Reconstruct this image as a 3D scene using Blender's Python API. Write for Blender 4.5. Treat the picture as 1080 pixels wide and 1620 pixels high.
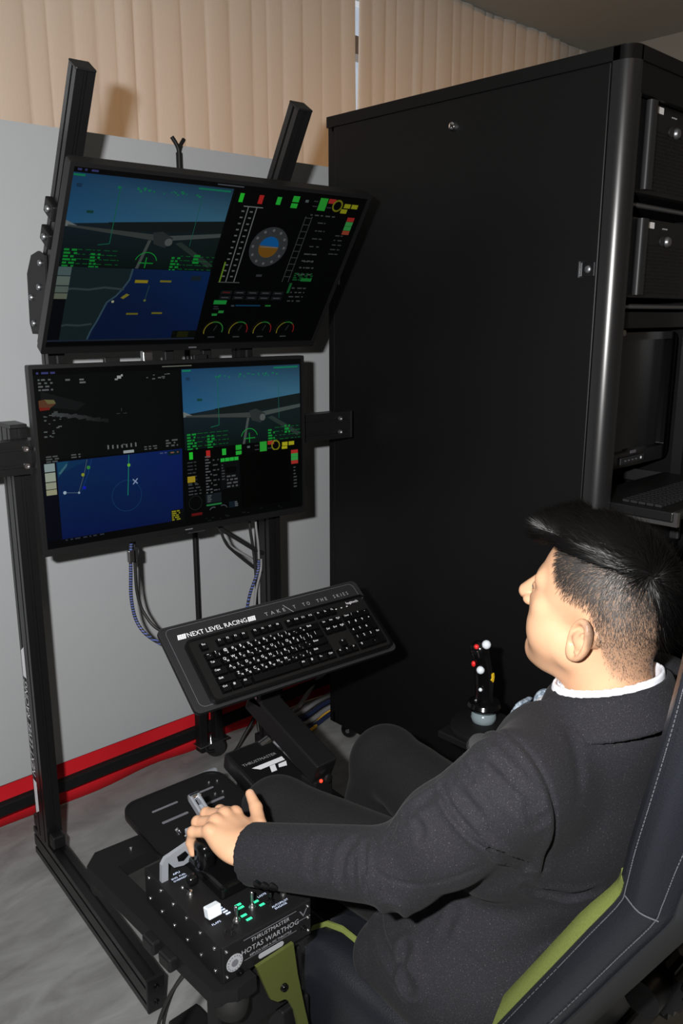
import bpy, bmesh, math, random
import numpy as np
from mathutils import Vector, Matrix, Euler

for o in list(bpy.data.objects):
    bpy.data.objects.remove(o, do_unlink=True)
SC = bpy.context.scene
COL = SC.collection
R = math.radians

# ------------------------------------------------------------------ camera
cam = bpy.data.cameras.new('camera')
cam.sensor_fit = 'VERTICAL'
cam.sensor_height = 24.0
cam.lens = 1310.0 / 1620.0 * 24.0
cam.clip_start = 0.02
camo = bpy.data.objects.new('camera', cam)
COL.objects.link(camo)
camo.location = (0, 0, 1.45)
camo.rotation_euler = (R(90 - 13.4), 0, R(-43.5))
SC.camera = camo

# ------------------------------------------------------------------ light and exposure
SC.view_settings.view_transform = 'Standard'
SC.view_settings.look = 'None'
SC.view_settings.gamma = 1.0
SC.view_settings.use_curve_mapping = False
SC.view_settings.exposure = 0.0
world = bpy.data.worlds.new('world')
SC.world = world
world.use_nodes = True
wn = world.node_tree.nodes
wn['Background'].inputs['Color'].default_value = (0.75, 0.85, 1.0, 1)
wn['Background'].inputs['Strength'].default_value = 0.6


def area(name, loc, rot, sx, sy, power, color):
    l = bpy.data.lights.new(name, 'AREA')
    l.shape = 'RECTANGLE'
    l.size, l.size_y = sx, sy
    l.energy = power
    l.color = color
    o = bpy.data.objects.new(name, l)
    o.location = loc
    o.rotation_euler = rot
    COL.objects.link(o)
    return o


# the photographer's flash: on the bracket side of the upright camera, up and to the left of the lens
area('camera_flash', (-0.115, 0.110, 1.545), (R(90 - 9), 0, R(-43.5)), 0.055, 0.035, 54.0, (1.0, 0.985, 0.965))
# warm room lamps on the ceiling behind the photographer
area('ceiling_lamp_light', (0.4, -1.2, 3.0), (0, 0, 0), 1.2, 0.3, 5.0, (1.0, 0.78, 0.52))
area('ceiling_lamp_light', (2.9, -0.6, 3.0), (0, 0, 0), 1.2, 0.3, 4.0, (1.0, 0.78, 0.52))

# ------------------------------------------------------------------ materials
MATS = {}


def mat(name, col=(0.5, 0.5, 0.5), rough=0.5, metal=0.0, spec=0.5, emit=None, estr=1.0, bump=None,
        noise=None, sheen=0.0, coat=0.0, attr=None, sss=0.0, alpha=None, trans=0.0):
    """bump=(scale, strength, distance); noise=(scale, dark colour, contrast lo, hi)"""
    m = bpy.data.materials.new(name)
    m.use_nodes = True
    nt = m.node_tree
    b = nt.nodes['Principled BSDF']
    b.inputs['Base Color'].default_value = (*col, 1)
    b.inputs['Roughness'].default_value = rough
    b.inputs['Metallic'].default_value = metal
    b.inputs['Specular IOR Level'].default_value = spec
    b.inputs['Sheen Weight'].default_value = sheen
    b.inputs['Coat Weight'].default_value = coat
    b.inputs['Transmission Weight'].default_value = trans
    if sss:
        b.inputs['Subsurface Weight'].default_value = sss
        b.inputs['Subsurface Radius'].default_value = (0.9, 0.35, 0.2)
        b.inputs['Subsurface Scale'].default_value = 0.006
    tc = nt.nodes.new('ShaderNodeTexCoord')
    if emit:
        b.inputs['Emission Color'].default_value = (*emit, 1)
        b.inputs['Emission Strength'].default_value = estr
    if attr:
        a = nt.nodes.new('ShaderNodeAttribute')
        a.attribute_name = attr
        nt.links.new(a.outputs['Color'], b.inputs['Base Color'])
    if noise:
        n = nt.nodes.new('ShaderNodeTexNoise')
        n.inputs['Scale'].default_value = noise[0]
        n.inputs['Detail'].default_value = 4
        r = nt.nodes.new('ShaderNodeValToRGB')
        r.color_ramp.elements[0].position = noise[2]
        r.color_ramp.elements[1].position = noise[3]
        r.color_ramp.elements[0].color = (*noise[1], 1)
        r.color_ramp.elements[1].color = (*col, 1)
        nt.links.new(tc.outputs['Object'], n.inputs['Vector'])
        nt.links.new(n.outputs['Fac'], r.inputs['Fac'])
        nt.links.new(r.outputs['Color'], b.inputs['Base Color'])
    if bump:
        n = nt.nodes.new('ShaderNodeTexNoise')
        n.inputs['Scale'].default_value = bump[0]
        n.inputs['Detail'].default_value = 3
        bp = nt.nodes.new('ShaderNodeBump')
        bp.inputs['Strength'].default_value = bump[1]
        bp.inputs['Distance'].default_value = bump[2]
        nt.links.new(tc.outputs['Object'], n.inputs['Vector'])
        nt.links.new(n.outputs['Fac'], bp.inputs['Height'])
        nt.links.new(bp.outputs['Normal'], b.inputs['Normal'])
    MATS[name] = m
    return m


mat('black_anodised', (0.006, 0.006, 0.0065), 0.34, 0.0, 0.45)
mat('black_powder', (0.0065, 0.0065, 0.007), 0.5, 0.0, 0.3, bump=(900, 0.25, 0.0004))
mat('black_rack', (0.0045, 0.0045, 0.0048), 0.45, 0.0, 0.25, bump=(700, 0.15, 0.0003))
mat('black_plastic', (0.006, 0.006, 0.0065), 0.4)
mat('dark_plastic', (0.016, 0.016, 0.018), 0.5)
mat('grey_plastic', (0.018, 0.019, 0.021), 0.48)
mat('rack_post', (0.012, 0.012, 0.013), 0.30, 0.0, 0.9)
mat('transom', (0.10, 0.055, 0.03), 0.6)
mat('gloss_black', (0.003, 0.003, 0.0035), 0.16, 0.0, 0.5)
mat('rubber', (0.009, 0.009, 0.009), 0.75, 0.0, 0.3)
mat('chrome', (0.75, 0.75, 0.77), 0.12, 1.0)
mat('steel', (0.55, 0.55, 0.56), 0.28, 1.0)
mat('brushed_steel', (0.32, 0.33, 0.35), 0.38, 0.9)
mat('silver_paint', (0.42, 0.45, 0.50), 0.38, 0.5)
mat('white_print', (0.90, 0.91, 0.96), 0.6)
mat('grey_print', (0.30, 0.31, 0.33), 0.6)
mat('dim_print', (0.12, 0.12, 0.14), 0.6)
mat('white_label', (0.85, 0.85, 0.86), 0.6)
mat('olive_metal', (0.066, 0.078, 0.017), 0.5, 0.0, 0.4, bump=(600, 0.15, 0.0003))
mat('olive_fabric', (0.175, 0.205, 0.055), 0.85, 0.0, 0.2, bump=(900, 0.5, 0.0008), noise=(700, (0.12, 0.15, 0.034), 0.35, 0.65))
mat('red_plastic', (0.75, 0.02, 0.02), 0.35)
mat('yellow_paint', (0.85, 0.55, 0.02), 0.5)
mat('clear_collar', (0.20, 0.25, 0.27), 0.15, 0.0, 0.6)
mat('pearl_button', (0.72, 0.78, 0.84), 0.25)
mat('cable_black', (0.012, 0.012, 0.012), 0.5)
mat('cable_grey', (0.22, 0.22, 0.23), 0.5)
mat('cable_blue', (0.012, 0.02, 0.06), 0.5)
mat('cable_yellow', (0.75, 0.42, 0.03), 0.5)
mat('led_green', (0.02, 0.3, 0.15), 0.4, emit=(0.05, 0.9, 0.45), estr=0.9)
mat('led_white', (0.3, 0.33, 0.4), 0.4, emit=(0.6, 0.7, 0.95), estr=0.9)
mat('led_red', (0.5, 0.02, 0.01), 0.4, emit=(1.0, 0.08, 0.03), estr=0.8)


def grey_board_material():
    m = mat('grey_board', (0.40, 0.412, 0.428), 0.75, 0.0, 0.25, bump=(3.5, 0.35, 0.01))
    return m


grey_board_material()


def red_cloth_material():
    return mat('red_cloth', (0.60, 0.010, 0.018), 0.75, 0.0, 0.25, bump=(600, 0.2, 0.0005))


red_cloth_material()


def floor_material():
    m = bpy.data.materials.new('grey_vinyl')
    m.use_nodes = True
    nt = m.node_tree
    b = nt.nodes['Principled BSDF']
    tc = nt.nodes.new('ShaderNodeTexCoord')
    mp = nt.nodes.new('ShaderNodeMapping')
    mp.inputs['Scale'].default_value = (1.0, 2.6, 1)
    nt.links.new(tc.outputs['Object'], mp.inputs['Vector'])
    n1 = nt.nodes.new('ShaderNodeTexNoise')
    n1.inputs['Scale'].default_value = 5.0
    n1.inputs['Detail'].default_value = 8
    n1.inputs['Roughness'].default_value = 0.62
    n1.inputs['Distortion'].default_value = 0.6
    nt.links.new(mp.outputs['Vector'], n1.inputs['Vector'])
    r = nt.nodes.new('ShaderNodeValToRGB')
    e = r.color_ramp.elements
    e[0].position, e[0].color = 0.30, (0.165, 0.165, 0.164, 1)
    e[1].position, e[1].color = 0.72, (0.30, 0.305, 0.305, 1)
    nt.links.new(n1.outputs['Fac'], r.inputs['Fac'])
    n2 = nt.nodes.new('ShaderNodeTexNoise')
    n2.inputs['Scale'].default_value = 1.7
    n2.inputs['Detail'].default_value = 3
    nt.links.new(tc.outputs['Object'], n2.inputs['Vector'])
    mx = nt.nodes.new('ShaderNodeMixRGB')
    mx.blend_type = 'OVERLAY'
    mx.inputs['Fac'].default_value = 0.35
    nt.links.new(r.outputs['Color'], mx.inputs['Color1'])
    nt.links.new(n2.outputs['Fac'], mx.inputs['Color2'])
    nt.links.new(mx.outputs['Color'], b.inputs['Base Color'])
    b.inputs['Roughness'].default_value = 0.48
    b.inputs['Specular IOR Level'].default_value = 0.35
    bp = nt.nodes.new('ShaderNodeBump')
    bp.inputs['Strength'].default_value = 0.12
    bp.inputs['Distance'].default_value = 0.002
    nt.links.new(n1.outputs['Fac'], bp.inputs['Height'])
    nt.links.new(bp.outputs['Normal'], b.inputs['Normal'])
    MATS['floor'] = m


floor_material()


def glass_material():
    m = bpy.data.materials.new('window_glass')
    m.use_nodes = True
    nt = m.node_tree
    for n in list(nt.nodes):
        nt.nodes.remove(n)
    out = nt.nodes.new('ShaderNodeOutputMaterial')
    t = nt.nodes.new('ShaderNodeBsdfTransparent')
    g = nt.nodes.new('ShaderNodeBsdfGlossy')
    g.inputs['Roughness'].default_value = 0.02
    mx = nt.nodes.new('ShaderNodeMixShader')
    mx.inputs['Fac'].default_value = 0.06
    nt.links.new(t.outputs['BSDF'], mx.inputs[1])
    nt.links.new(g.outputs['BSDF'], mx.inputs[2])
    nt.links.new(mx.outputs['Shader'], out.inputs['Surface'])
    MATS['window_glass'] = m


glass_material()
mat('wall_paint', (0.42, 0.40, 0.36), 0.9)
mat('ceiling_paint', (0.40, 0.41, 0.38), 0.9)
mat('window_frame', (0.55, 0.55, 0.54), 0.5)


def curtain_material():
    m = bpy.data.materials.new('curtain_fabric')
    m.use_nodes = True
    nt = m.node_tree
    for n in list(nt.nodes):
        nt.nodes.remove(n)
    out = nt.nodes.new('ShaderNodeOutputMaterial')
    d = nt.nodes.new('ShaderNodeBsdfDiffuse')
    t = nt.nodes.new('ShaderNodeBsdfTranslucent')
    mix = nt.nodes.new('ShaderNodeMixShader')
    mix.inputs['Fac'].default_value = 0.22
    tc = nt.nodes.new('ShaderNodeTexCoord')
    mp = nt.nodes.new('ShaderNodeMapping')
    mp.inputs['Scale'].default_value = (420, 420, 30)
    nz = nt.nodes.new('ShaderNodeTexNoise')
    nz.inputs['Scale'].default_value = 1.0
    nt.links.new(tc.outputs['Object'], mp.inputs['Vector'])
    nt.links.new(mp.outputs['Vector'], nz.inputs['Vector'])
    r = nt.nodes.new('ShaderNodeValToRGB')
    r.color_ramp.elements[0].color = (0.76, 0.73, 0.68, 1)
    r.color_ramp.elements[1].color = (0.86, 0.83, 0.78, 1)
    nt.links.new(nz.outputs['Fac'], r.inputs['Fac'])
    nt.links.new(r.outputs['Color'], d.inputs['Color'])
    t.inputs['Color'].default_value = (0.62, 0.28, 0.09, 1)
    nt.links.new(d.outputs['BSDF'], mix.inputs[1])
    nt.links.new(t.outputs['BSDF'], mix.inputs[2])
    nt.links.new(mix.outputs['Shader'], out.inputs['Surface'])
    MATS['curtain'] = m


curtain_material()


def suit_material(name, col, speck):
    m = mat(name, col, 0.9, 0.0, 0.15, sheen=0.02)
    nt = m.node_tree
    b = nt.nodes['Principled BSDF']
    b.inputs['Sheen Roughness'].default_value = 0.45
    tc = nt.nodes.new('ShaderNodeTexCoord')
    n = nt.nodes.new('ShaderNodeTexNoise')
    n.inputs['Scale'].default_value = 620
    n.inputs['Detail'].default_value = 2
    r = nt.nodes.new('ShaderNodeValToRGB')
    e = r.color_ramp.elements
    e[0].position, e[0].color = 0.3, (*[c * 0.6 for c in col], 1)
    e[1].position, e[1].color = 0.66, (*col, 1)
    x = e.new(0.74)
    x.color = (*speck, 1)
    nt.links.new(tc.outputs['Object'], n.inputs['Vector'])
    nt.links.new(n.outputs['Fac'], r.inputs['Fac'])
    nt.links.new(r.outputs['Color'], b.inputs['Base Color'])
    bp = nt.nodes.new('ShaderNodeBump')
    bp.inputs['Strength'].default_value = 0.3
    bp.inputs['Distance'].default_value = 0.0008
    nt.links.new(n.outputs['Fac'], bp.inputs['Height'])
    nt.links.new(bp.outputs['Normal'], b.inputs['Normal'])


suit_material('suit', (0.0215, 0.0210, 0.0250), (0.080, 0.075, 0.078))
suit_material('trouser', (0.0150, 0.0145, 0.0155), (0.024, 0.024, 0.025))
mat('shirt', (0.80, 0.83, 0.90), 0.75)
mat('tie', (0.30, 0.36, 0.42), 0.5, noise=(160, (0.10, 0.13, 0.17), 0.42, 0.58))
mat('shoe_leather', (0.008, 0.008, 0.008), 0.3)
mat('skin', (0.6, 0.35, 0.25), 0.46, 0.0, 0.35, attr='Col', sss=0.12, bump=(260, 0.12, 0.0006))
mat('hair', (0.0026, 0.0024, 0.0024), 0.40, 0.0, 0.14)
mat('hair_short', (0.022, 0.020, 0.019), 0.5, 0.0, 0.4)  # cropped hair; grey lightened to put the flash's sheen into the colour


def leather_material():
    m = mat('leather', (0.0095, 0.0110, 0.0155), 0.34, 0.0, 0.8)
    nt = m.node_tree
    b = nt.nodes['Principled BSDF']
    tc = nt.nodes.new('ShaderNodeTexCoord')
    v = nt.nodes.new('ShaderNodeTexVoronoi')
    v.inputs['Scale'].default_value = 420
    bp = nt.nodes.new('ShaderNodeBump')
    bp.inputs['Strength'].default_value = 0.35
    bp.inputs['Distance'].default_value = 0.0009
    nt.links.new(tc.outputs['Object'], v.inputs['Vector'])
    nt.links.new(v.outputs['Distance'], bp.inputs['Height'])
    nt.links.new(bp.outputs['Normal'], b.inputs['Normal'])


leather_material()
mat('thread', (0.07, 0.073, 0.085), 0.7)


def screen_material():
    m = bpy.data.materials.new('screen_pixels')
    m.use_nodes = True
    nt = m.node_tree
    b = nt.nodes['Principled BSDF']
    a = nt.nodes.new('ShaderNodeAttribute')
    a.attribute_name = 'Col'
    b.inputs['Base Color'].default_value = (0.001, 0.001, 0.001, 1)
    b.inputs['Roughness'].default_value = 0.22
    b.inputs['Specular IOR Level'].default_value = 0.25
    nt.links.new(a.outputs['Color'], b.inputs['Emission Color'])
    b.inputs['Emission Strength'].default_value = 1.0
    MATS['screen'] = m


screen_material()


# ------------------------------------------------------------------ mesh helpers
class MB:
    def __init__(self):
        self.v = []
        self.f = []

    def add(self, vs, fs, M=None):
        n = len(self.v)
        if M is not None:
            vs = [M @ Vector(v) for v in vs]
        self.v += [tuple(v) for v in vs]
        self.f += [tuple(i + n for i in f) for f in fs]
        return self

    def box(self, c, s, M=None, rot=None, bev=0.0):
        """centre, full size, optional euler rotation and bevel"""
        x, y, z = s[0] / 2, s[1] / 2, s[2] / 2
        T = Matrix.Translation(Vector(c))
        if rot is not None:
            T = T @ Euler(rot).to_matrix().to_4x4()
        if M is not None:
            T = M @ T
        if bev <= 0:
            vs = [(-x, -y, -z), (x, -y, -z), (x, y, -z), (-x, y, -z), (-x, -y, z), (x, -y, z), (x, y, z), (-x, y, z)]
            fs = [(0, 3, 2, 1), (4, 5, 6, 7), (0, 1, 5, 4), (1, 2, 6, 5), (2, 3, 7, 6), (3, 0, 4, 7)]
            return self.add(vs, fs, T)
        bm = bmesh.new()
        bmesh.ops.create_cube(bm, size=1.0)
        bmesh.ops.scale(bm, vec=s, verts=bm.verts)
        bmesh.ops.bevel(bm, geom=bm.edges[:], offset=min(bev, min(s) * 0.49), segments=2, affect='EDGES', profile=0.5)
        bm.verts.index_update()
        vs = [v.co.copy() for v in bm.verts]
        fs = [[v.index for v in f.verts] for f in bm.faces]
        bm.free()
        return self.add(vs, fs, T)

    def cyl(self, p0, p1, r0, r1=None, n=14, cap=True):
        r1 = r0 if r1 is None else r1
        p0, p1 = Vector(p0), Vector(p1)
        d = (p1 - p0).normalized()
        a = d.orthogonal().normalized()
        b = d.cross(a)
        vs, fs = [], []
        for p, r in ((p0, r0), (p1, r1)):
            for i in range(n):
                t = 2 * math.pi * i / n
                vs.append(p + a * (r * math.cos(t)) + b * (r * math.sin(t)))
        for i in range(n):
            j = (i + 1) % n
            fs.append((i, j, n + j, n + i))
        if cap:
            fs.append(tuple(range(n - 1, -1, -1)))
            fs.append(tuple(range(n, 2 * n)))
        return self.add(vs, fs)

    def tube(self, pts, r, n=8, sub=6):
        P = smooth_path([Vector(p) for p in pts], sub)
        vs, fs = [], []
        prev = None
        for k, p in enumerate(P):
            d = (P[min(k + 1, len(P) - 1)] - P[max(k - 1, 0)]).normalized()
            if prev is None:
                a = d.orthogonal().normalized()
            else:
                a = (prev - d * prev.dot(d)).normalized()
            prev = a
            b = d.cross(a)
            rr = r[min(k * len(r) // len(P), len(r) - 1)] if isinstance(r, (list, tuple)) else r
            for i in range(n):
                t = 2 * math.pi * i / n
                vs.append(p + a * (rr * math.cos(t)) + b * (rr * math.sin(t)))
        for k in range(len(P) - 1):
            for i in range(n):
                j = (i + 1) % n
                fs.append((k * n + i, k * n + j, (k + 1) * n + j, (k + 1) * n + i))
        fs.append(tuple(range(n - 1, -1, -1)))
        fs.append(tuple(range((len(P) - 1) * n, len(P) * n)))
        return self.add(vs, fs)

    def prism(self, poly, h0, h1, M=None, axis='z'):
        """2D polygon extruded along axis from h0 to h1.  axis x: poly=(y,z); y: poly=(x,z); z: (x,y)"""
        n = len(poly)
        vs = []
        for h in (h0, h1):
            for p in poly:
                if axis == 'z':
                    vs.append((p[0], p[1], h))
                elif axis == 'x':
                    vs.append((h, p[0], p[1]))
                else:
                    vs.append((p[0], h, p[1]))
        fs = [(i, (i + 1) % n, n + (i + 1) % n, n + i) for i in range(n)]
        fs.append(tuple(range(n - 1, -1, -1)))
        fs.append(tuple(range(n, 2 * n)))
        return self.add(vs, fs, M)

    def lathe(self, prof, base, axis=(0, 0, 1), n=24):
        """prof = [(radius, height)], closed at the ends"""
        d = Vector(axis).normalized()
        a = d.orthogonal().normalized()
        b = d.cross(a)
        base = Vector(base)
        vs, fs = [], []
        for r, h in prof:
            for i in range(n):
                t = 2 * math.pi * i / n
                vs.append(base + d * h + a * (r * math.cos(t)) + b * (r * math.sin(t)))
        for k in range(len(prof) - 1):
            for i in range(n):
                j = (i + 1) % n
                fs.append((k * n + i, k * n + j, (k + 1) * n + j, (k + 1) * n + i))
        fs.append(tuple(range(n - 1, -1, -1)))
        fs.append(tuple(range((len(prof) - 1) * n, len(prof) * n)))
        return self.add(vs, fs)

    def sphere(self, c, r, n=16, m=10, sc=(1, 1, 1)):
        vs, fs = [], []
        for j in range(m + 1):
            ph = math.pi * j / m
            for i in range(n):
                t = 2 * math.pi * i / n
                vs.append((c[0] + r * sc[0] * math.sin(ph) * math.cos(t), c[1] + r * sc[1] * math.sin(ph) * math.sin(t), c[2] + r * sc[2] * math.cos(ph)))
        for j in range(m):
            for i in range(n):
                k = (i + 1) % n
                fs.append((j * n + i, (j + 1) * n + i, (j + 1) * n + k, j * n + k))
        return self.add(vs, fs)

    def build(self, name, material, parent=None, smooth=None, loc=None):
        me = bpy.data.meshes.new(name)
        me.from_pydata(self.v, [], self.f)
        me.materials.append(MATS[material])
        bm = bmesh.new()
        bm.from_mesh(me)
        bmesh.ops.remove_doubles(bm, verts=bm.verts, dist=1e-6)
        bmesh.ops.recalc_face_normals(bm, faces=bm.faces)
        bm.to_mesh(me)
        bm.free()
        if smooth is not None:
            for p in me.polygons:
                p.use_smooth = True
            if smooth < 180:
                me.set_sharp_from_angle(angle=R(smooth))
        o = bpy.data.objects.new(name, me)
        COL.objects.link(o)
        if parent is not None:
            o.parent = parent
        if loc is not None:
            o.location = loc
        return o


def smooth_path(P, sub):
    if sub <= 1 or len(P) < 3:
        return P
    out = []
    for i in range(len(P) - 1):
        p0, p1, p2, p3 = P[max(i - 1, 0)], P[i], P[i + 1], P[min(i + 2, len(P) - 1)]
        for k in range(sub):
            t = k / sub
            out.append(0.5 * ((2 * p1) + (p2 - p0) * t + (2 * p0 - 5 * p1 + 4 * p2 - p3) * t * t + (3 * p1 - p0 - 3 * p2 + p3) * t ** 3))
    out.append(P[-1])
    return out


def empty(name, loc=(0, 0, 0), rot=(0, 0, 0)):
    o = bpy.data.objects.new(name, None)
    o.location = loc
    o.rotation_euler = rot
    o.empty_display_size = 0.05
    COL.objects.link(o)
    return o


def tag(o, label=None, cat=None, group=None, kind=None):
    if label:
        o['label'] = label
    if cat:
        o['category'] = cat
    if group:
        o['group'] = group
    if kind:
        o['kind'] = kind
    return o


def rrect(x0, y0, x1, y1, r, n=5):
    """rounded rectangle polygon, counter-clockwise"""
    pts = []
    for cx, cy, a0 in ((x1 - r, y0 + r, -90), (x1 - r, y1 - r, 0), (x0 + r, y1 - r, 90), (x0 + r, y0 + r, 180)):
        for i in range(n + 1):
            a = R(a0 + 90 * i / n)
            pts.append((cx + r * math.cos(a), cy + r * math.sin(a)))
    return pts


def ring(mb, outer, inner, h0, h1, M=None, axis='z'):
    """a frame between two polygons with the same number of points"""
    n = len(outer)
    vs = []
    for h in (h0, h1):
        for poly in (outer, inner):
            for p in poly:
                vs.append((p[0], p[1], h) if axis == 'z' else ((h, p[0], p[1]) if axis == 'x' else (p[0], h, p[1])))
    fs = []
    for i in range(n):
        j = (i + 1) % n
        fs.append((i, j, n + j, n + i))
        fs.append((2 * n + i, 3 * n + i, 3 * n + j, 2 * n + j))
        fs.append((i, 2 * n + i, 2 * n + j, j))
        fs.append((n + i, n + j, 3 * n + j, 3 * n + i))
    mb.add(vs, fs, M)
    return mb


def text_mesh(s, size, extrude=0.0, align='LEFT', shear=0.0, spacing=1.0):
    cu = bpy.data.curves.new('txt', 'FONT')
    cu.body = s
    cu.size = size
    cu.extrude = extrude
    cu.align_x = align
    cu.align_y = 'CENTER'
    cu.shear = shear
    cu.space_character = spacing
    cu.resolution_u = 2
    o = bpy.data.objects.new('txt', cu)
    me = bpy.data.meshes.new_from_object(o)
    vs = [tuple(v.co) for v in me.vertices]
    fs = [tuple(p.vertices) for p in me.polygons]
    bpy.data.objects.remove(o, do_unlink=True)
    bpy.data.curves.remove(cu)
    bpy.data.meshes.remove(me)
    return vs, fs


def frame(origin, xdir, ydir):
    """matrix whose x,y axes run along xdir,ydir"""
    x = Vector(xdir).normalized()
    y = Vector(ydir)
    y = (y - x * y.dot(x)).normalized()
    z = x.cross(y)
    M = Matrix((x, y, z)).transposed().to_4x4()
    M.translation = Vector(origin)
    return M


def text_on(mb, s, size, M, sx=1.0, fit=None, **k):
    vs, fs = text_mesh(s, size, **k)
    if fit:
        sx = fit / (max(v[0] for v in vs) - min(v[0] for v in vs))
    mb.add([(v[0] * sx, v[1], v[2]) for v in vs], fs, M)


def profile(w, h, slots_w=1, slots_h=1, g=0.008, d=0.006):
    """aluminium extrusion section w x h with T-slot grooves"""
    pts = []

    def side(n, ln, f):
        out = []
        for k in range(n):
            c = -ln / 2 + ln * (k + 0.5) / n
            out += [f(c - g / 2, 0), f(c - g / 2, d), f(c + g / 2, d), f(c + g / 2, 0)]
        return out
    pts.append((-w / 2, -h / 2))
    pts += side(slots_w, w, lambda t, q: (t, -h / 2 + q))
    pts.append((w / 2, -h / 2))
    pts += side(slots_h, h, lambda t, q: (w / 2 - q, t))
    pts.append((w / 2, h / 2))
    pts += side(slots_w, w, lambda t, q: (-t, h / 2 - q))
    pts.append((-w / 2, h / 2))
    pts += side(slots_h, h, lambda t, q: (-w / 2 + q, -t))
    return pts


def extrusion(p0, p1, w, h, xhint, sw=1, sh=1):
    """MB with a slotted bar from p0 to p1; section w along xhint, h across"""
    p0, p1 = Vector(p0), Vector(p1)
    d = p1 - p0
    z = d.normalized()
    x = Vector(xhint)
    x = (x - z * x.dot(z)).normalized()
    y = z.cross(x)
    M = Matrix((x, y, z)).transposed().to_4x4()
    M.translation = p0
    mb = MB()
    mb.prism(profile(w, h, sw, sh), 0, d.length, M)
    return mb


def bolt(p, axis, r, material, parent, name='bolt', h=0.005):
    mb = MB()
    mb.lathe([(r * 0.98, 0), (r, h * 0.5), (r * 0.8, h), (r * 0.42, h), (r * 0.40, h * 0.45), (0.0002, h * 0.4)], p, axis, 12)
    return mb.build(name, material, parent, 40)

# ------------------------------------------------------------------ room shell
X0, X1, Y0, Y1, CEIL = -3.2, 5.2, -3.2, 3.35, 3.08


def slab(name, c, s, m):
    o = MB().box(c, s).build(name, m)
    return tag(o, kind='structure')


o = slab('floor', ((X0 + X1) / 2, (Y0 + Y1) / 2, -0.05), (X1 - X0, Y1 - Y0, 0.1), 'floor')
slab('ceiling', ((X0 + X1) / 2, (Y0 + Y1) / 2, CEIL + 0.05), (X1 - X0, Y1 - Y0, 0.1), 'ceiling_paint')
slab('wall_left', (X0 - 0.05, (Y0 + Y1) / 2, CEIL / 2), (0.1, Y1 - Y0, CEIL), 'wall_paint')
slab('wall_right', (X1 + 0.05, (Y0 + Y1) / 2, CEIL / 2), (0.1, Y1 - Y0, CEIL), 'wall_paint')
slab('wall_front', ((X0 + X1) / 2, Y0 - 0.05, CEIL / 2), (X1 - X0, 0.1, CEIL), 'wall_paint')
# back wall with a long window band behind the curtains
WZ0, WZ1, WX0, WX1 = 0.9, 3.06, 0.2, 4.8
mb = MB()
mb.box(((X0 + X1) / 2, Y1 + 0.05, WZ0 / 2), (X1 - X0, 0.1, WZ0))
mb.box(((X0 + X1) / 2, Y1 + 0.05, (WZ1 + CEIL) / 2), (X1 - X0, 0.1, CEIL - WZ1))
mb.box(((X0 + WX0) / 2, Y1 + 0.05, (WZ0 + WZ1) / 2), (WX0 - X0, 0.1, WZ1 - WZ0))
mb.box(((X1 + WX1) / 2, Y1 + 0.05, (WZ0 + WZ1) / 2), (X1 - WX1, 0.1, WZ1 - WZ0))
tag(mb.build('wall_back', 'wall_paint'), kind='structure')
mb = MB()
for z in (WZ0 + 0.025, 2.46, WZ1 - 0.025):
    if z == 2.46:
        continue
    mb.box(((WX0 + WX1) / 2, Y1 + 0.05, z), (WX1 - WX0, 0.06, 0.05))
for k in range(5):
    mb.box((WX0 + (WX1 - WX0) * k / 4, Y1 + 0.05, (WZ0 + WZ1) / 2), (0.05, 0.06, WZ1 - WZ0))
win = tag(mb.build('window_1', 'window_frame'), kind='structure')
MB().box(((WX0 + WX1) / 2, Y1 + 0.03, 2.790), (WX1 - WX0, 0.10, 0.085)).build('transom', 'transom', win)
MB().box(((WX0 + WX1) / 2, Y1 + 0.07, (WZ0 + WZ1) / 2), (WX1 - WX0, 0.006, WZ1 - WZ0)).build('pane', 'window_glass', win)
area('daylight', ((WX0 + WX1) / 2, Y1 + 0.75, 2.3), (R(-90), 0, 0), 5.2, 3.4, 78.0, (0.92, 0.97, 1.0))


# ------------------------------------------------------------------ curtains
def open_(z):
    """how far each free edge is drawn back from the slit at height z"""
    return float(np.interp(z, [0.0, 2.38, 2.50, 2.72, 2.85, 3.1], [-0.012, -0.010, 0.002, 0.006, 0.009, 0.013]))


def curtain(x0, x1, y, z0, z1, seed, label):
    rnd = random.Random(seed)
    xs, ys = [], []
    n = int((x1 - x0) / 0.0065)
    # pleats: uneven spacing, soft folds with sharp valleys
    marks = [x0]
    while marks[-1] < x1:
        marks.append(marks[-1] + rnd.uniform(0.07, 0.135))
    amps = [rnd.uniform(0.009, 0.019) for _ in marks]
    ph = [rnd.uniform(-0.3, 0.3) for _ in marks]
    vs, fs = [], []
    rows = 14
    k = 0
    for j in range(rows + 1):
        z = z0 + (z1 - z0) * j / rows
        k = 0
        for i in range(n + 1):
            x = x0 + (x1 - x0) * i / n
            while k < len(marks) - 2 and marks[k + 1] < x:
                k += 1
            t = (x - marks[k]) / (marks[k + 1] - marks[k])
            s = math.sin(math.pi * min(max(t, 0), 1))
            a = amps[k] * (0.8 + 0.25 * math.sin(2.2 * z + ph[k] * 9))
            y_ = y - a * (s ** 0.45) + 0.006 * math.sin(7 * x + z * 1.3)
            xx = x + 0.012 * math.sin(1.7 * z + k * 1.9) * s
            e = min(x - x0, x1 - x)
            if e < 0.10:
                xx += (1 - e / 0.10) * open_(z) * (1 if x - x0 < x1 - x else -1)
            vs.append((xx, y_, z))
    for j in range(rows):
        for i in range(n):
            a = j * (n + 1) + i
            fs.append((a, a + 1, a + n + 2, a + n + 1))
    me = bpy.data.meshes.new('curtain')
    me.from_pydata(vs, [], fs)
    me.materials.append(MATS['curtain'])
    for p in me.polygons:
        p.use_smooth = True
    o = bpy.data.objects.new('curtain', me)
    COL.objects.link(o)
    return o


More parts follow.
